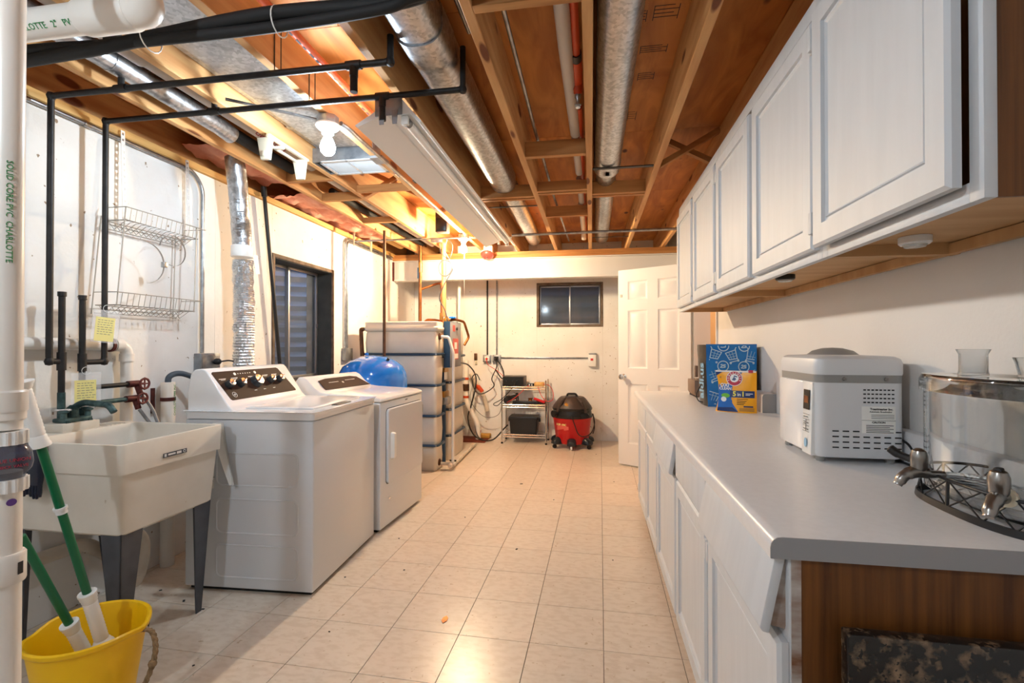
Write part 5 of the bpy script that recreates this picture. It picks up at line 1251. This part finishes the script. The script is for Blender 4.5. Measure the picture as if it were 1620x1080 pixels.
# ---- fluorescent fixture
fl = thing('tube_light', 'long white fluorescent shop light hanging under the joists, switched off', 'light', (-.85, 3.3, 2.2))
fy0, fy1, fxc, fz = 1.985, 4.62, -.868, 2.235
prof = [(-.158, -.030), (-.148, -.040), (-.015, .010), (-.012, .018), (.030, .018), (.034, .004), (.095, .004), (.140, -.040), (.148, -.032), (.10, .020), (.055, .075), (-.055, .075), (-.06, .026)]
MB().prism([(fxc + a, fz + b_) for a, b_ in prof], fy0, fy1, 'y').build('reflector', m_fixture, fl, angle=20)
for s_ in (.066,):
    tb = MB().tube([(fxc + s_, fy0 + .05, fz - .012), (fxc + s_, fy1 - .05, fz - .012)], .0185, 18).build('lamp_tube', m_tubeglass, fl)
    for ya in (fy0 + .035, fy1 - .065): MB().tube([(fxc + s_, ya, fz - .012), (fxc + s_, ya + .03, fz - .012)], .0192, 18).build('tube_cap', m_galv_d, tb)
    for ya in (fy0 + .012, fy1 - .032): MB().box(fxc + s_ - .016, fxc + s_ + .016, ya, ya + .02, fz - .035, fz + .003).build('socket', m_whitepl, fl, bevel=.003)
MB().box(fxc - .062, fxc + .062, fy0 - .006, fy0, fz - .0, fz + .080).build('end_plate', m_galv_d, fl, bevel=.002)
for s_ in (-.03, .03): MB().prism([(fxc + s_ - .014, fz + .02), (fxc + s_ + .014, fz + .02), (fxc + s_ + .010, fz - .040), (fxc + s_ - .010, fz - .040)], fy0 - .009, fy0 - .006, 'y').build('end_tab', m_galv_d, fl)
for y in (fy0 + .2, fy1 - .25): MB().box(fxc - .012, fxc + .012, y, y + .03, fz + .075, ZJ).build('hanger', m_galv_d, fl)
MB().lathe([(.0, -.03), (.012, -.026), (.012, 0)], 12, T3(fxc - .02, fy1 + .01, fz + .01)).build('hook', m_chrome, fl)

# ---- cream roll holder on the joist
ph = thing('roll_holder', 'cream plastic roll holder screwed to the joist by the bulb', 'holder', (-1.70, 2.45, 2.24))
Mh = T3(-1.665, 2.30, 2.335) @ R3('Z', 0)
MB().box(-.012, .012, -.02, .34, -.008, .008, Mh).box(-.06, -.045, .0, .32, -.020, -.006, Mh).build('rail', m_cream, ph, bevel=.003)
for y in (.0, .31):
    m = MB().loft([[Mh @ Vector((x * s_ - .03, y, z)) for x, z in ((-.045, -.004), (.045, -.004), (.030, -.12), (-.022, -.12))] for y, s_ in ((y - .007, .92), (y - .003, 1), (y + .009, 1), (y + .012, .92))])
    a = m.build('arm', m_cream, ph, bevel=.003)
    MB().lathe([(.016, 0), (.016, .006), (.009, .008), (0, .008)], 14, Mh @ T3(-.028, y - .005, -.09) @ R3('X', pi / 2)).build('hub', m_cream, a)
MB().box(-.055, .0, .10, .125, -.020, -.006, Mh).build('cross_piece', m_cream, ph, bevel=.002)

# ---- pink insulation along the left wall top
def batt(y0, y1, lab, x0=-2.50, x1=-2.11, z0=2.40, z1=2.575, seed=0):
    nx_, ny_ = 14, max(8, int((y1 - y0) * 28)); top_, bot_ = [], []
    for j in range(ny_ + 1):
        for i in range(nx_ + 1):
            x = x0 + (x1 - x0) * i / nx_; y = y0 + (y1 - y0) * j / ny_
            d = .055 * noise.noise((x * 9, y * 7, seed)) + .025 * noise.noise((x * 25, y * 22, seed + 3))
            bot_.append((x, y, z0 + d + .05 * (i / nx_ - .5) ** 2)); top_.append((x, y, z1))
    m = MB(); f1 = [(j * (nx_ + 1) + i, j * (nx_ + 1) + i + 1, (j + 1) * (nx_ + 1) + i + 1, (j + 1) * (nx_ + 1) + i) for j in range(ny_) for i in range(nx_)]
    m.add(bot_, f1); m.add(top_, f1)
    m.single('insulation_batt', m_pink, lab, 'insulation', group='insulation batts above the left wall', angle=80)
batt(2.62, 3.32, 'pink insulation batt above the wall around the foil duct', seed=1, z0=2.46)
batt(3.34, 5.05, 'long pink insulation batt above the small window', seed=4, z0=2.385)
MB().tube([(-2.25, 5.06, 2.46), (-2.25, 5.5, 2.46)], .07, 16).single('cardboard_tube', m_sill, 'yellowish tube end at the corner above the left wall', 'tube')
m = MB()
for (y, x) in ((4.55, -2.36), (4.80, -2.30), (4.88, -2.33)):
    m.loft([[Vector((x - .012 * (1 - t * .7), y, 2.40 - .16 * t)), Vector((x + .012 * (1 - t * .7), y, 2.40 - .16 * t)), Vector((x + .012 * (1 - t * .7), y + .006, 2.40 - .16 * t)), Vector((x - .012 * (1 - t * .7), y + .006, 2.40 - .16 * t))] for t in (0, .4, .8, 1)])
m.single('torn_paper', m_cream, 'torn pale paper strips hanging from the insulation', 'paper')
# ================================================================== FAR CORNER: tanks and heating gear
def rtank(label, x0, x1, y0, y1, ztop, bands, lid=True):
    r = thing('water_tank', label, 'tank', ((x0 + x1) / 2, (y0 + y1) / 2, 0), group='white plastic tanks with blue straps')
    cx, cy, w, h = (x0 + x1) / 2, (y0 + y1) / 2, x1 - x0, y1 - y0
    def rg(z, g): return [Vector((cx + p[0], cy + p[1], z)) for p in rrect(w + 2 * g, h + 2 * g, .035, 4)]
    zs = [.0] + bands + [ztop - (.10 if lid else 0)]
    rings = [rg(0, -.008)]
    for a, b_ in zip(zs[:-1], zs[1:]):
        rings += [rg(a + .016, 0), rg((a + b_) / 2, .006), rg(b_ - .016, 0), rg(b_, -.006)]
    MB().loft(rings).build('tank_body', m_tankpl, r, angle=50)
    if lid: MB().loft([rg(ztop - .098, .002), rg(ztop - .085, .016), rg(ztop - .06, .018), rg(ztop - .05, .008), rg(ztop - .006, .010), rg(ztop, .0)]).build('tank_lid', m_tankpl, r, angle=50)
    for z in bands:
        ro = [(cx + p[0], cy + p[1]) for p in rrect(w + .036, h + .036, .045, 4)]
        MB().tube([(p[0], p[1], z) for p in ro], .0135, 8, closed=True).build('strap', m_strap, r)
        MB().box(x1 - .16, x1 + .012, y0 - .024, y0 - .016, z - .008, z + .008).build('strap_buckle', m_steel, r)
    return r
t1 = rtank('big white plastic tank with blue straps, nearest in the far left corner', -2.25, -1.505, 4.58, 4.79, 1.475, [.255, .545, .845, 1.15])
t2 = rtank('second white plastic tank with blue straps, behind the first', -2.25, -1.505, 5.04, 5.60, 1.42, [.27, .55, .84, 1.12], lid=False)
for tk, y, z in ((t1, 4.665, 1.325), (t1, 4.665, .075)):
    MB().lathe([(.034, 0), (.034, .01), (.026, .014), (.026, .022)], 16, T3(-1.505, y, z) @ R3('Y', pi / 2)).build('flange', m_bronze, tk)
MB().tube(fillet([(-2.27, 4.56, 1.13), (-2.285, 4.56, 1.40), (-2.255, 4.56, 1.40)], .03), .02, 12).build('corner_pipe', m_bronze, t1)
r = thing('overflow_pipe', 'white pipe from the tank down to the floor and along it', 'pipe', (-1.37, 4.66, 0))
MB().tube(fillet([(-1.48, 4.665, 1.325), (-1.405, 4.665, 1.320), (-1.355, 4.665, 1.16), (-1.36, 4.665, .08)], .02), .015, 12).build('down_pipe', m_pvc, r)
MB().tube([(-1.48, 4.665, .06), (-1.33, 4.665, .06)], .018, 12).tube([(-1.375, 4.60, .055), (-1.375, 4.74, .055)], .018, 12).build('tee', m_pvcold, r)
MB().tube(fillet([(-1.375, 4.70, .05), (-1.385, 4.85, .03), (-1.42, 5.80, .022)], .05), .019, 12).build('floor_pipe', m_pvcold, r)
MB().lathe([(.03, 0), (.03, .012), (.01, .016)], 14, T3(-1.375, 4.72, .075), sx=1.2, sy=.6).build('black_valve', m_blackpl, r)

cb = thing('control_box', 'blue and grey heating control box with red labels on the tanks', 'control box', (-1.47, 4.99, 1.0))
MB().box(-1.50, -1.432, 4.80, 5.215, 1.01, 1.485).build('box', m_ctrlblue, cb, bevel=.004)
MB().box(-1.432, -1.428, 4.805, 5.21, 1.015, 1.478).build('front_plate', m_ctrl, cb, bevel=.001)
Mx = frame((-1.4275, 5.0, 1.25), (0, 1, 0), (0, 0, 1))
MB().box(-.11, .10, -.16, .06, 0, .0008, Mx).build('warning_label', m_redlabel, cb); MB().box(-.05, .05, -.05, .02, .0008, .0012, Mx).build('label_window', m_paperw, cb); MB().box(-.10, .09, -.15, -.10, .0008, .0012, Mx).build('label_window', m_paperw, cb)
MB().box(-.11, -.02, .135, .20, 0, .0008, Mx).build('red_badge', m_redpaint, cb); MB().lathe([(.016, 0), (.016, .012), (0, .014)], 14, Mx @ T3(.03, .165, 0)).build('dial', m_blackpl, cb)
MB().tube(fillet([(-1.55, 5.05, 1.50), (-1.46, 5.10, 1.52), (-1.40, 5.24, 1.50), (-1.36, 5.30, 1.33), (-1.40, 5.25, 1.24)], .03), .014, 12).build('copper_pipe', m_copper, cb)
MB().box(-1.50, -1.44, 4.99, 5.09, 1.525, 1.545).build('blue_handle', m_blue, cb, bevel=.004)
MB().lathe([(.04, 0), (.042, .01), (.042, .05), (.02, .07), (.012, .09)], 18, T3(-1.53, 5.0, 1.46)).build('brass_union', m_brass, cb)
# lower pump hardware in the gap between the tanks
pm = thing('circulator', 'blue circulator pump with brass flange between the tanks', 'pump', (-1.53, 4.915, .82))
MB().tube([(-1.54, 4.915, .0), (-1.54, 4.915, 1.0)], .028, 14).build('riser', m_ctrlblue, pm)
MB().box(-1.60, -1.50, 4.83, 5.0, .70, .76).build('flange', m_brass, pm, bevel=.006); MB().box(-1.56, -1.47, 4.86, 4.97, .62, .70).build('motor_box', m_greypl2, pm, bevel=.008); MB().box(-1.52, -1.50, 4.85, 4.98, .96, 1.0).build('flange', m_brass, pm)
MB().box(-1.508, -1.504, 4.85, 4.95, .88, .985).build('tag', m_paperw, pm)

# copper pipes above the tanks
r = thing('copper_pipe', 'copper pipes with a ball valve dropping from the joists to the tanks', 'pipe', (-1.87, 5.1, 1.42))
MB().tube([(-1.875, 5.15, 2.345), (-1.875, 5.15, 1.424)], .014, 12).build('riser', m_copper, r)
MB().tube(fillet([(-1.875, 5.15, 1.86), (-1.70, 5.22, 1.93), (-1.655, 5.22, 1.93), (-1.655, 5.22, 1.53)], .025), .013, 12).build('branch', m_copper, r)
MB().tube([(-1.875, 5.15, 2.05), (-1.875, 5.15, 2.16)], .02, 12).build('ball_valve', m_brass, r)
MB().box(-1.905, -1.895, 5.13, 5.145, 1.98, 2.10).build('valve_lever', m_ctrlblue, r)
MB().prism([(-1.84, 1.42), (-1.56, 1.42), (-1.56, 1.50), (-1.70, 1.53), (-1.80, 1.535), (-1.84, 1.50)], 5.12, 5.30, 'y').build('pump_head', m_copper, r, bevel=.02, seg=3)
MB().tube([(-1.655, 5.22, 1.50), (-1.655, 5.22, 1.60)], .022, 12).build('union', m_brass, r)
pipe('vent_riser', [(-1.98, 5.42, 2.345), (-1.98, 5.42, 1.425)], .019, m_bronze, 'dark brown vertical pipe behind the copper pipes')
pipe('orange_riser', [(-1.575, 5.05, 2.345), (-1.575, 5.05, 1.55)], .026, mat('salmon_cpvc', rgb(206, 122, 78), .4), 'salmon coloured vertical pipe above the tanks')
pipe('white_riser', [(-1.66, 5.98, 2.5), (-1.66, 5.98, .0)], .022, m_pvc, 'white vertical pipe at the back wall right of the tanks')
r = thing('cable_coil', 'coil of grey cable hanging from the joist by the warm bulb', 'cable', (-1.52, 4.80, 1.5))
MB().tube(spline([(-1.46, 4.80, 2.33), (-1.49, 4.80, 2.22), (-1.44, 4.80, 2.12), (-1.41, 4.80, 2.03), (-1.46, 4.80, 1.955), (-1.53, 4.80, 1.97), (-1.55, 4.80, 2.05), (-1.51, 4.80, 2.11), (-1.44, 4.80, 2.10), (-1.40, 4.80, 2.03), (-1.44, 4.80, 1.95), (-1.50, 4.80, 1.85), (-1.55, 4.82, 1.72), (-1.50, 4.85, 1.60), (-1.475, 4.87, 1.47)], 6), .0055, 7).build('cable', m_leg, r)
MB().tube(spline([(-1.52, 4.79, 2.33), (-1.53, 4.79, 2.2), (-1.44, 4.79, 2.13), (-1.40, 4.79, 2.25), (-1.45, 4.79, 2.33)], 6), .004, 7).build('cable', m_blackpl, r)
MB().box(-1.62, -1.50, 4.74, 4.77, 2.29, 2.33).build('terminal', m_steel, r, bevel=.004)
# pressure tank
pt = thing('pressure_tank', 'glossy blue steel pressure tank behind the dryer', 'tank', (-1.925, 4.075, 0))
MB().lathe([(.20, 0), (.20, .08), (.26, .10), (.295, .16), (.300, .25), (.300, .93), (.292, .99), (.262, 1.05), (.20, 1.10), (.11, 1.137), (.0, 1.15)], 48, T3(-1.925, 4.075)).build('shell', m_blue, pt, angle=60)
MB().lathe([(.016, 0), (.016, .02), (.008, .026)], 12, T3(-1.95, 4.0, 1.148)).build('air_cap', m_blue, pt)
MB().lathe([(.014, 0), (.012, .03), (0, .034)], 12, T3(-1.76, 4.0, 1.10) @ R3('Y', .5)).build('black_cap', m_blackpl, pt)

# alarm bell by the beam
ab = thing('alarm_bell', 'red round alarm bell in front of the steel beam', 'bell', (-1.20, 5.56, 2.25))
Mb = T3(-1.205, 5.555, 2.30) @ R3('X', pi - .55)
MB().box(-1.27, -1.14, 5.53, 5.60, 2.315, 2.40).build('mount_box', m_cream, ab, bevel=.004)
MB().lathe([(.0, .045), (.03, .044), (.062, .030), (.078, .005), (.078, 0), (.07, .0)][::-1], 32, Mb).build('gong', m_redpaint, ab)
MB().lathe([(.014, .044), (.014, .05), (0, .052)], 12, Mb).build('centre_bolt', m_steel, ab)

# drain plumbing at the back wall
dp = thing('sewer_pipe', 'white drain pipe with orange clamps bending down the back wall', 'pipe', (-1.55, 6.22, 0))
MB().tube(fillet([(-1.635, 6.22, 1.04), (-1.635, 6.22, .50), (-1.47, 6.22, .20), (-1.465, 6.20, 0.0)], .08, 6), .034, 16).build('pipe_run', m_pvc, dp)
for (x, z) in ((-1.635, .80), (-1.635, .56), (-1.468, .11)): MB().tube([(x, 6.22, z - .015), (x, 6.22, z + .015)], .037, 16).build('orange_clamp', m_cpvc2, dp)
MB().tube([(-1.635, 6.22, .64), (-1.635, 6.22, .73)], .042, 16).build('rubber_coupling', m_bronze, dp)
MB().tube(fillet([(-1.60, 6.33, .86), (-1.49, 6.33, .68), (-1.40, 6.33, .52), (-1.37, 6.33, .36)], .06), .028, 14).build('branch', m_pvcold, dp)
MB().tube([(-1.52, 6.33, .715), (-1.44, 6.33, .615)][::1], .031, 14).build('orange_clamp', m_cpvc2, dp)
MB().box(-1.72, -1.34, 6.03, 6.40, 0.0005, .012).single('floor_board', m_rusty, 'rusty red board on the floor under the drain pipe', 'board', bevel=.002)
MB().box(-1.50, -1.33, 6.26, 6.395, .0125, .06).single('yellow_wedge', mat('yellow_wood', rgb(190, 140, 60), .7), 'yellow wooden wedge against the back wall', 'wedge', bevel=.01)

# conduits and boxes on the back wall
for (x, lab) in ((-1.385, 'grey outlet box with conduit on the back wall, left of the pair'), (-1.255, 'grey outlet box with black plugs on the back wall, right of the pair')):
    r = thing('outlet_box', lab, 'outlet', (x, 6.38, 1.01), group='outlet boxes on the back wall')
    MB().box(x - .055, x + .055, 6.365, YB - .001, 1.01, 1.11).build('box', m_galv_d, r, bevel=.004)
    MB().tube([(x + .0, 6.395, 1.11), (x + .0, 6.395, 2.5)], .0105, 10).build('conduit_run', m_black if x < -1.3 else m_steel, r)
    MB().box(x - .03, x + .03, 6.361, 6.365, 1.03, 1.09).build('receptacle', m_whitepl if x < -1.3 else m_blackpl, r)
    MB().lathe([(.014, 0), (.014, .02), (.005, .03)], 10, T3(x, 6.361, 1.06) @ R3('X', pi / 2)).build('plug', m_redpaint if x < -1.3 else m_blackpl, r)
r = thing('surface_raceway', 'flat grey raceway running along the back wall to the switch', 'conduit', (-.6, 6.40, 1.06))
MB().box(-1.199, -.045, 6.395, YB - .001, 1.062, 1.082).build('raceway', m_steel, r, bevel=.003)
r = thing('emergency_switch', 'white switch box with a red toggle on the back wall', 'switch', (.008, 6.38, .96))
MB().box(-.042, .058, 6.352, YB - .001, .965, 1.118).build('box', m_whitepl, r, bevel=.005); MB().box(-.012, .022, 6.347, 6.352, 1.04, 1.07).build('toggle', m_redpaint, r, bevel=.002)
MB().box(-.035, .065, 6.37, YB - .001, 1.119, 1.135).build('top_bracket', m_galv_d, r)
r = thing('wall_latch', 'small dark bracket on the back wall left of the outlets', 'bracket', (-1.545, 6.39, .98))
MB().box(-1.565, -1.525, 6.38, YB - .001, 1.04, 1.13).build('plate', m_bronze, r, bevel=.004); MB().box(-1.555, -1.525, 6.385, YB - .001, .985, 1.035).build('plate', m_cream, r, bevel=.003)

# cables on the back wall
def cable(pts, rad, mt, lab): 
    P = spline(pts, 8); m = MB().tube(P, rad, 7); m.single('cable', mt, lab, 'cable', group='cables tangled at the back wall')
cable([(-1.255, 6.33, 1.05), (-1.24, 6.30, .95), (-1.30, 6.28, .80), (-1.27, 6.27, .70), (-1.42, 6.26, .60), (-1.52, 6.26, .64), (-1.56, 6.25, .80), (-1.50, 6.24, .86), (-1.45, 6.24, .78)], .007, m_blackpl, 'black cable looping from the outlet to the drain pipe')
cable([(-1.24, 6.34, 1.04), (-1.18, 6.28, .98), (-1.14, 6.27, .88), (-1.16, 6.27, .80), (-1.25, 6.27, .92)], .008, m_blackpl, 'thick black cord curling beside the right outlet')
cable([(-1.385, 6.33, 1.05), (-1.35, 6.29, .98), (-1.22, 6.27, .90), (-1.10, 6.26, .80), (-1.02, 6.26, .74)], .004, m_redpaint, 'thin red cord from the left outlet to the shelf')
cable([(-1.46, 5.22, 1.05), (-1.47, 5.7, 1.0), (-1.48, 6.1, .86), (-1.50, 6.2, .70), (-1.56, 6.2, .45), (-1.60, 6.19, .30), (-1.55, 6.17, .12), (-1.43, 6.12, .03), (-1.25, 6.10, .03), (-1.10, 6.12, .18), (-1.06, 6.14, .22)], .009, m_blackpl, 'thick black cable from the control box down to the floor')
cable([(-1.56, 6.27, .72), (-1.58, 6.26, .50), (-1.40, 6.26, .30), (-1.20, 6.26, .34), (-1.16, 6.27, .60), (-1.20, 6.27, .78)], .004, m_greytext, 'thin grey cable hanging in a wide loop on the back wall')
cable([(-1.52, 6.24, .35), (-1.50, 6.2, .15), (-1.45, 6.15, .05), (-1.38, 6.12, .022)], .006, m_blackpl, 'short black cable running down the drain pipe to the floor')

# wire shelf
sh = thing('wire_shelf', 'small three-tier chrome wire shelf against the back wall', 'shelf', (-.85, 6.18, 0))
xs0, xs1, ya, yb_ = -1.118, -.56, 6.035, 6.335
for (x, y) in ((xs0, ya), (xs1, ya), (xs0, yb_), (xs1, yb_)):
    p_ = MB().tube([(x, y, .01), (x, y, .80)], .0095, 10).build('post', m_chrome, sh); MB().lathe([(.012, 0), (.014, .008), (.010, .022)], 10, T3(x, y, 0)).build('foot', m_rubber, p_)
for z in (.115, .49, .715):
    m = MB()
    for zz in (z, z - .03):
        m.tube([(xs0, ya, zz), (xs1, ya, zz)], .004, 6); m.tube([(xs0, yb_, zz), (xs1, yb_, zz)], .004, 6); m.tube([(xs0, ya, zz), (xs0, yb_, zz)], .004, 6); m.tube([(xs1, ya, zz), (xs1, yb_, zz)], .004, 6)
    for k in range(13): m.tube([(xs0 + (xs1 - xs0) * k / 12, ya, z - .03 * (k % 2)), (xs0 + (xs1 - xs0) * (k + 1) / 12 if k < 12 else xs1, ya, z - .03 * ((k + 1) % 2))], .002, 5)
    for k in range(19): x = xs0 + (xs1 - xs0) * (k + .5) / 19; m.tube([(x, ya, z + .003), (x, yb_, z + .003)], .0022, 5)
    m.build('shelf_grid', m_chrome, sh)
# things on the shelf
r = thing('stereo_amplifier', 'black amplifier box on top of the wire shelf', 'amplifier', (-.975, 6.18, .722))
MB().box(-1.115, -.84, 6.07, 6.31, .7215, .845).build('case', m_brownlid, r, bevel=.004); MB().box(-1.108, -.853, 6.065, 6.07, .729, .838).build('front_panel', m_lcd, r)
for x in (-1.07, -.99, -.93): MB().lathe([(.008, 0), (.008, .008), (0, .01)], 10, T3(x, 6.065, .785) @ R3('X', pi / 2)).build('knob', m_darkpl, r)
r = thing('power_adapter', 'tan power adapter with cords on top of the wire shelf', 'adapter', (-.66, 6.14, .722))
MB().box(-.715, -.59, 6.09, 6.18, .7215, .772).build('case', m_sill, r, bevel=.006); MB().box(-.80, -.72, 6.10, 6.16, .7215, .755).build('socket_strip', m_blackpl, r, bevel=.004); MB().box(-.785, -.77, 6.099, 6.10, .725, .75).box(-.75, -.74, 6.099, 6.10, .725, .75).build('stripe', m_whitepl, r)
cable([(-.60, 6.09, .75), (-.52, 6.02, .74), (-.47, 6.01, .66), (-.48, 6.01, .56), (-.56, 6.01, .55), (-.62, 6.02, .62), (-.66, 6.03, .72)], .004, m_redpaint, 'thin red cord looping over the right side of the wire shelf')
cable([(-.95, 6.06, .76), (-1.02, 6.02, .66), (-1.12, 6.01, .56), (-1.22, 6.0, .50), (-1.17, 6.0, .48), (-1.10, 6.01, .55)], .005, m_blackpl, 'black cord hanging from the amplifier at the left of the wire shelf')
cable([(-.78, 6.08, .735), (-.86, 6.02, .66), (-.95, 6.01, .58), (-1.05, 6.01, .52)], .004, m_redpaint, 'thin red cord crossing the front of the wire shelf')
r = thing('vacuum_hose', 'black ribbed vacuum hose end on the middle shelf', 'hose', (-1.06, 6.14, .494))
MB().tube([(-1.07 + .0 * k, 6.10 + .008 * k, .54) for k in range(22)], [.042 + .003 * (k % 2) for k in range(22)], 16).build('hose_body', m_blackpl, r)
MB().tube([(-1.03, 6.08, .565), (-.98, 6.22, .57)], .03, 14).build('hose_end', m_blackpl, r)
for (x0_, x1_, y, z, lab, mm) in ((-.99, -.66, 6.09, .515, 'long black vacuum nozzle lying on the middle shelf', m_blackpl), (-.70, -.56, 6.12, .53, 'red and black tool lying at the right of the middle shelf', m_blackpl)):
    r = thing('vacuum_nozzle', lab, 'nozzle', ((x0_ + x1_) / 2, y, .494))
    MB().box(x0_, x1_, y - .022, y + .022, .4955, .535).build('nozzle_body', mm, r, bevel=.01)
    if x0_ < -.8: MB().tube([(-.93, y + .03, .52), (-.94, y + .05, .59), (-.945, y + .05, .63)], .018, 12).build('neck', m_blackpl, r)
    else: MB().tube([(x0_ - .02, y - .02, .565), (x1_ - .02, y - .02, .52)], .018, 12).build('red_grip', m_red, r)
MB().lathe([(.03, 0), (.034, .02), (.024, .05), (.034, .07), (.0, .072)], 16, T3(-.775, 6.18, .4945)).single('copper_cup', m_copper, 'small copper coloured cap on the middle shelf', 'cap')
r = thing('storage_box', 'black lidded storage box on the bottom shelf', 'box', (-.85, 6.18, .12))
MB().loft([[Vector((-.85 + p[0] * s_, 6.18 + p[1] * s_, z)) for p in rrect(.36, .24, .02, 3)] for s_, z in ((.93, .1195), (1, .30), (1.0, .305))]).build('box_body', m_blackpl, r)
MB().loft([[Vector((-.85 + p[0] * s_, 6.18 + p[1] * s_, z)) for p in rrect(.37, .25, .02, 3)] for s_, z in ((1.02, .305), (1.03, .318), (1.0, .338))]).build('lid', m_blackpl, r)
for x in (-1.045, -.655): MB().box(x - .012, x + .012, 6.15, 6.21, .265, .31).build('latch', m_darkpl, r, bevel=.003)

# shop vacuum
V = T3(-.235, 6.0, 0)
r = thing('shop_vacuum', 'red and black shop vacuum on casters against the back wall', 'vacuum', (-.235, 6.0, 0))
MB().lathe([(.185, .055), (.195, .07), (.232, .345), (.236, .35), (.236, .365)], 40, V).build('drum', m_red, r)
MB().lathe([(.242, .366), (.246, .372), (.246, .395), (.238, .40), (.232, .455), (.240, .458), (.244, .478), (.236, .482)], 40, V).build('rim_band', m_blackpl, r)
MB().lathe([(.238, .483), (.232, .50), (.20, .545), (.165, .59), (.14, .61), (.0, .614)], 40, V).build('lid', m_brownlid, r)
MB().box(-.07, .07, -.12, .08, .60, .628, V).build('lid_top', m_brownlid, r, bevel=.012)
MB().tube(fillet([(-.06, -.10, .62), (-.05, -.11, .655), (.05, -.11, .655), (.06, -.10, .62)], .02), .012, 10, M=V).build('carry_handle', m_blackpl, r)
for s_ in (-1, 1): MB().tube([(s_ * .17, -.17, .44), (s_ * .12, -.18, .56), (s_ * .07, -.12, .61)], [.022, .018, .012], 10, M=V).build('lid_rib', m_brownlid, r)
MB().tube([(-.165, -.15, .425), (-.215, -.195, .42)], .036, 18, M=V).tube([(-.205, -.186, .421), (-.22, -.20, .42)], .042, 18, M=V).build('hose_port', m_blackpl, r)
MB().loft([[V @ Vector((.155 + p[0], -.172 + d + .6 * p[0] * .5, .40 + p[1])) for p in rrect(.10, .055, .02, 4)] for d in (.03, -.03)]).build('latch', m_darkpl, r)
for a in (215, 325, 270, 25, 155):
    ca, sa = cos(radians(a)), sin(radians(a)); M_ = V @ R3('Z', radians(a))
    f_ = MB().loft([[M_ @ Vector((x, p[0], p[1])) for p in q] for x, q in ((.17, [(-.06, .055), (.06, .055), (.055, .12), (.03, .145), (-.03, .145), (-.055, .12)]), (.225, [(-.055, .052), (.055, .052), (.045, .10), (.025, .125), (-.025, .125), (-.045, .10)]), (.275, [(-.05, .052), (.05, .052), (.04, .085), (.02, .10), (-.02, .10), (-.04, .085)]))]).build('caster_foot', m_darkpl, r, bevel=.008)
    MB().lathe([(.024, -.011), (.026, -.008), (.026, .008), (.024, .011)], 18, M_ @ T3(.25, 0, .0262) @ R3('X', pi / 2)).build('wheel', m_blackpl if a != 270 else m_greypl, f_)
def onvac(ang, z, R): 
    d = Vector((cos(ang), sin(ang), 0)); return frame(V @ Vector((d.x * R, d.y * R, z)), (-d.y, d.x, 0), (0, 0, 1))
for k in range(-4, 5): MB().box(-.011, .011, -.030 + .004 * k - .02 * (k > 1), .012 - .002 * k, 0, .0012, onvac(radians(240 + k * 4.6), .270, .2236)).build('logo_patch', m_redlabel, r)
for k, ch in enumerate('SHOP-VAC'): text('logo_text', ch, .032, m_paper, r, onvac(radians(219 + k * 4.6), .292, .2285), bold=.001)
MB().lathe([(.03, 0), (.03, .004), (0, .006)], 20, V @ T3(-.045, -.195, .535) @ R3('X', .85), sx=1.3, sy=.9).build('gold_badge', m_brass, r)
MB().tube(spline([(.0, -.243, .42), (.03, -.262, .33), (.08, -.255, .20), (.15, -.225, .165), (.23, -.16, .20), (.27, -.06, .30), (.25, .02, .40), (.27, -.02, .25), (.25, -.09, .18)]), .006, 8, M=V).build('power_cord', m_blackpl, r)

# crumbs on the floor
m = MB()
for (x, y, q) in ((-.45, 2.92, .012), (-1.02, 2.55, .008), (-1.22, 2.96, .007), (-1.30, 2.42, .008), (.12, 2.86, .006), (-1.95, 2.07, .014), (-1.80, 2.02, .010), (-1.75, 1.72, .008), (-1.52, 1.66, .007), (-2.15, 2.14, .010), (-.3, 3.9, .008), (-.62, 4.3, .02), (.2, 4.5, .008), (-.9, 3.4, .007), (-1.12, 1.95, .006), (.05, 5.6, .01)):
    m.box(-q * .6, q * .6, -q * .35, q * .35, .0002, .003, T3(x, y, 0) @ R3('Z', x * 9 + y * 5))
o = m.single('floor_crumbs', m_ink, 'dark crumbs of dirt scattered over the floor tiles', 'dirt'); o['kind'] = 'stuff'
MB().loft([[Vector((-.655 + .012 * a, 2.12 + .03 * b_, z)) for a, b_ in ((0, -1), (1, -.4), (1, .4), (0, 1), (-1, .4), (-1, -.4))] for z in (.0004, .003)]).single('wood_chip', m_copper, 'single orange-brown wood chip on the near floor tiles', 'wood chip')

jb = thing('joist_box', 'dark metal box fixed between the joists left of the warm bulb', 'electrical box', (-1.43, 4.55, 2.335))
MB().box(-1.49, -1.375, 4.50, 4.60, 2.335, ZD - .001).build('box', m_brownlid, jb, bevel=.004)
MB().box(-1.48, -1.385, 4.496, 4.50, 2.345, 2.47).build('cover', m_darkpl, jb, bevel=.001)
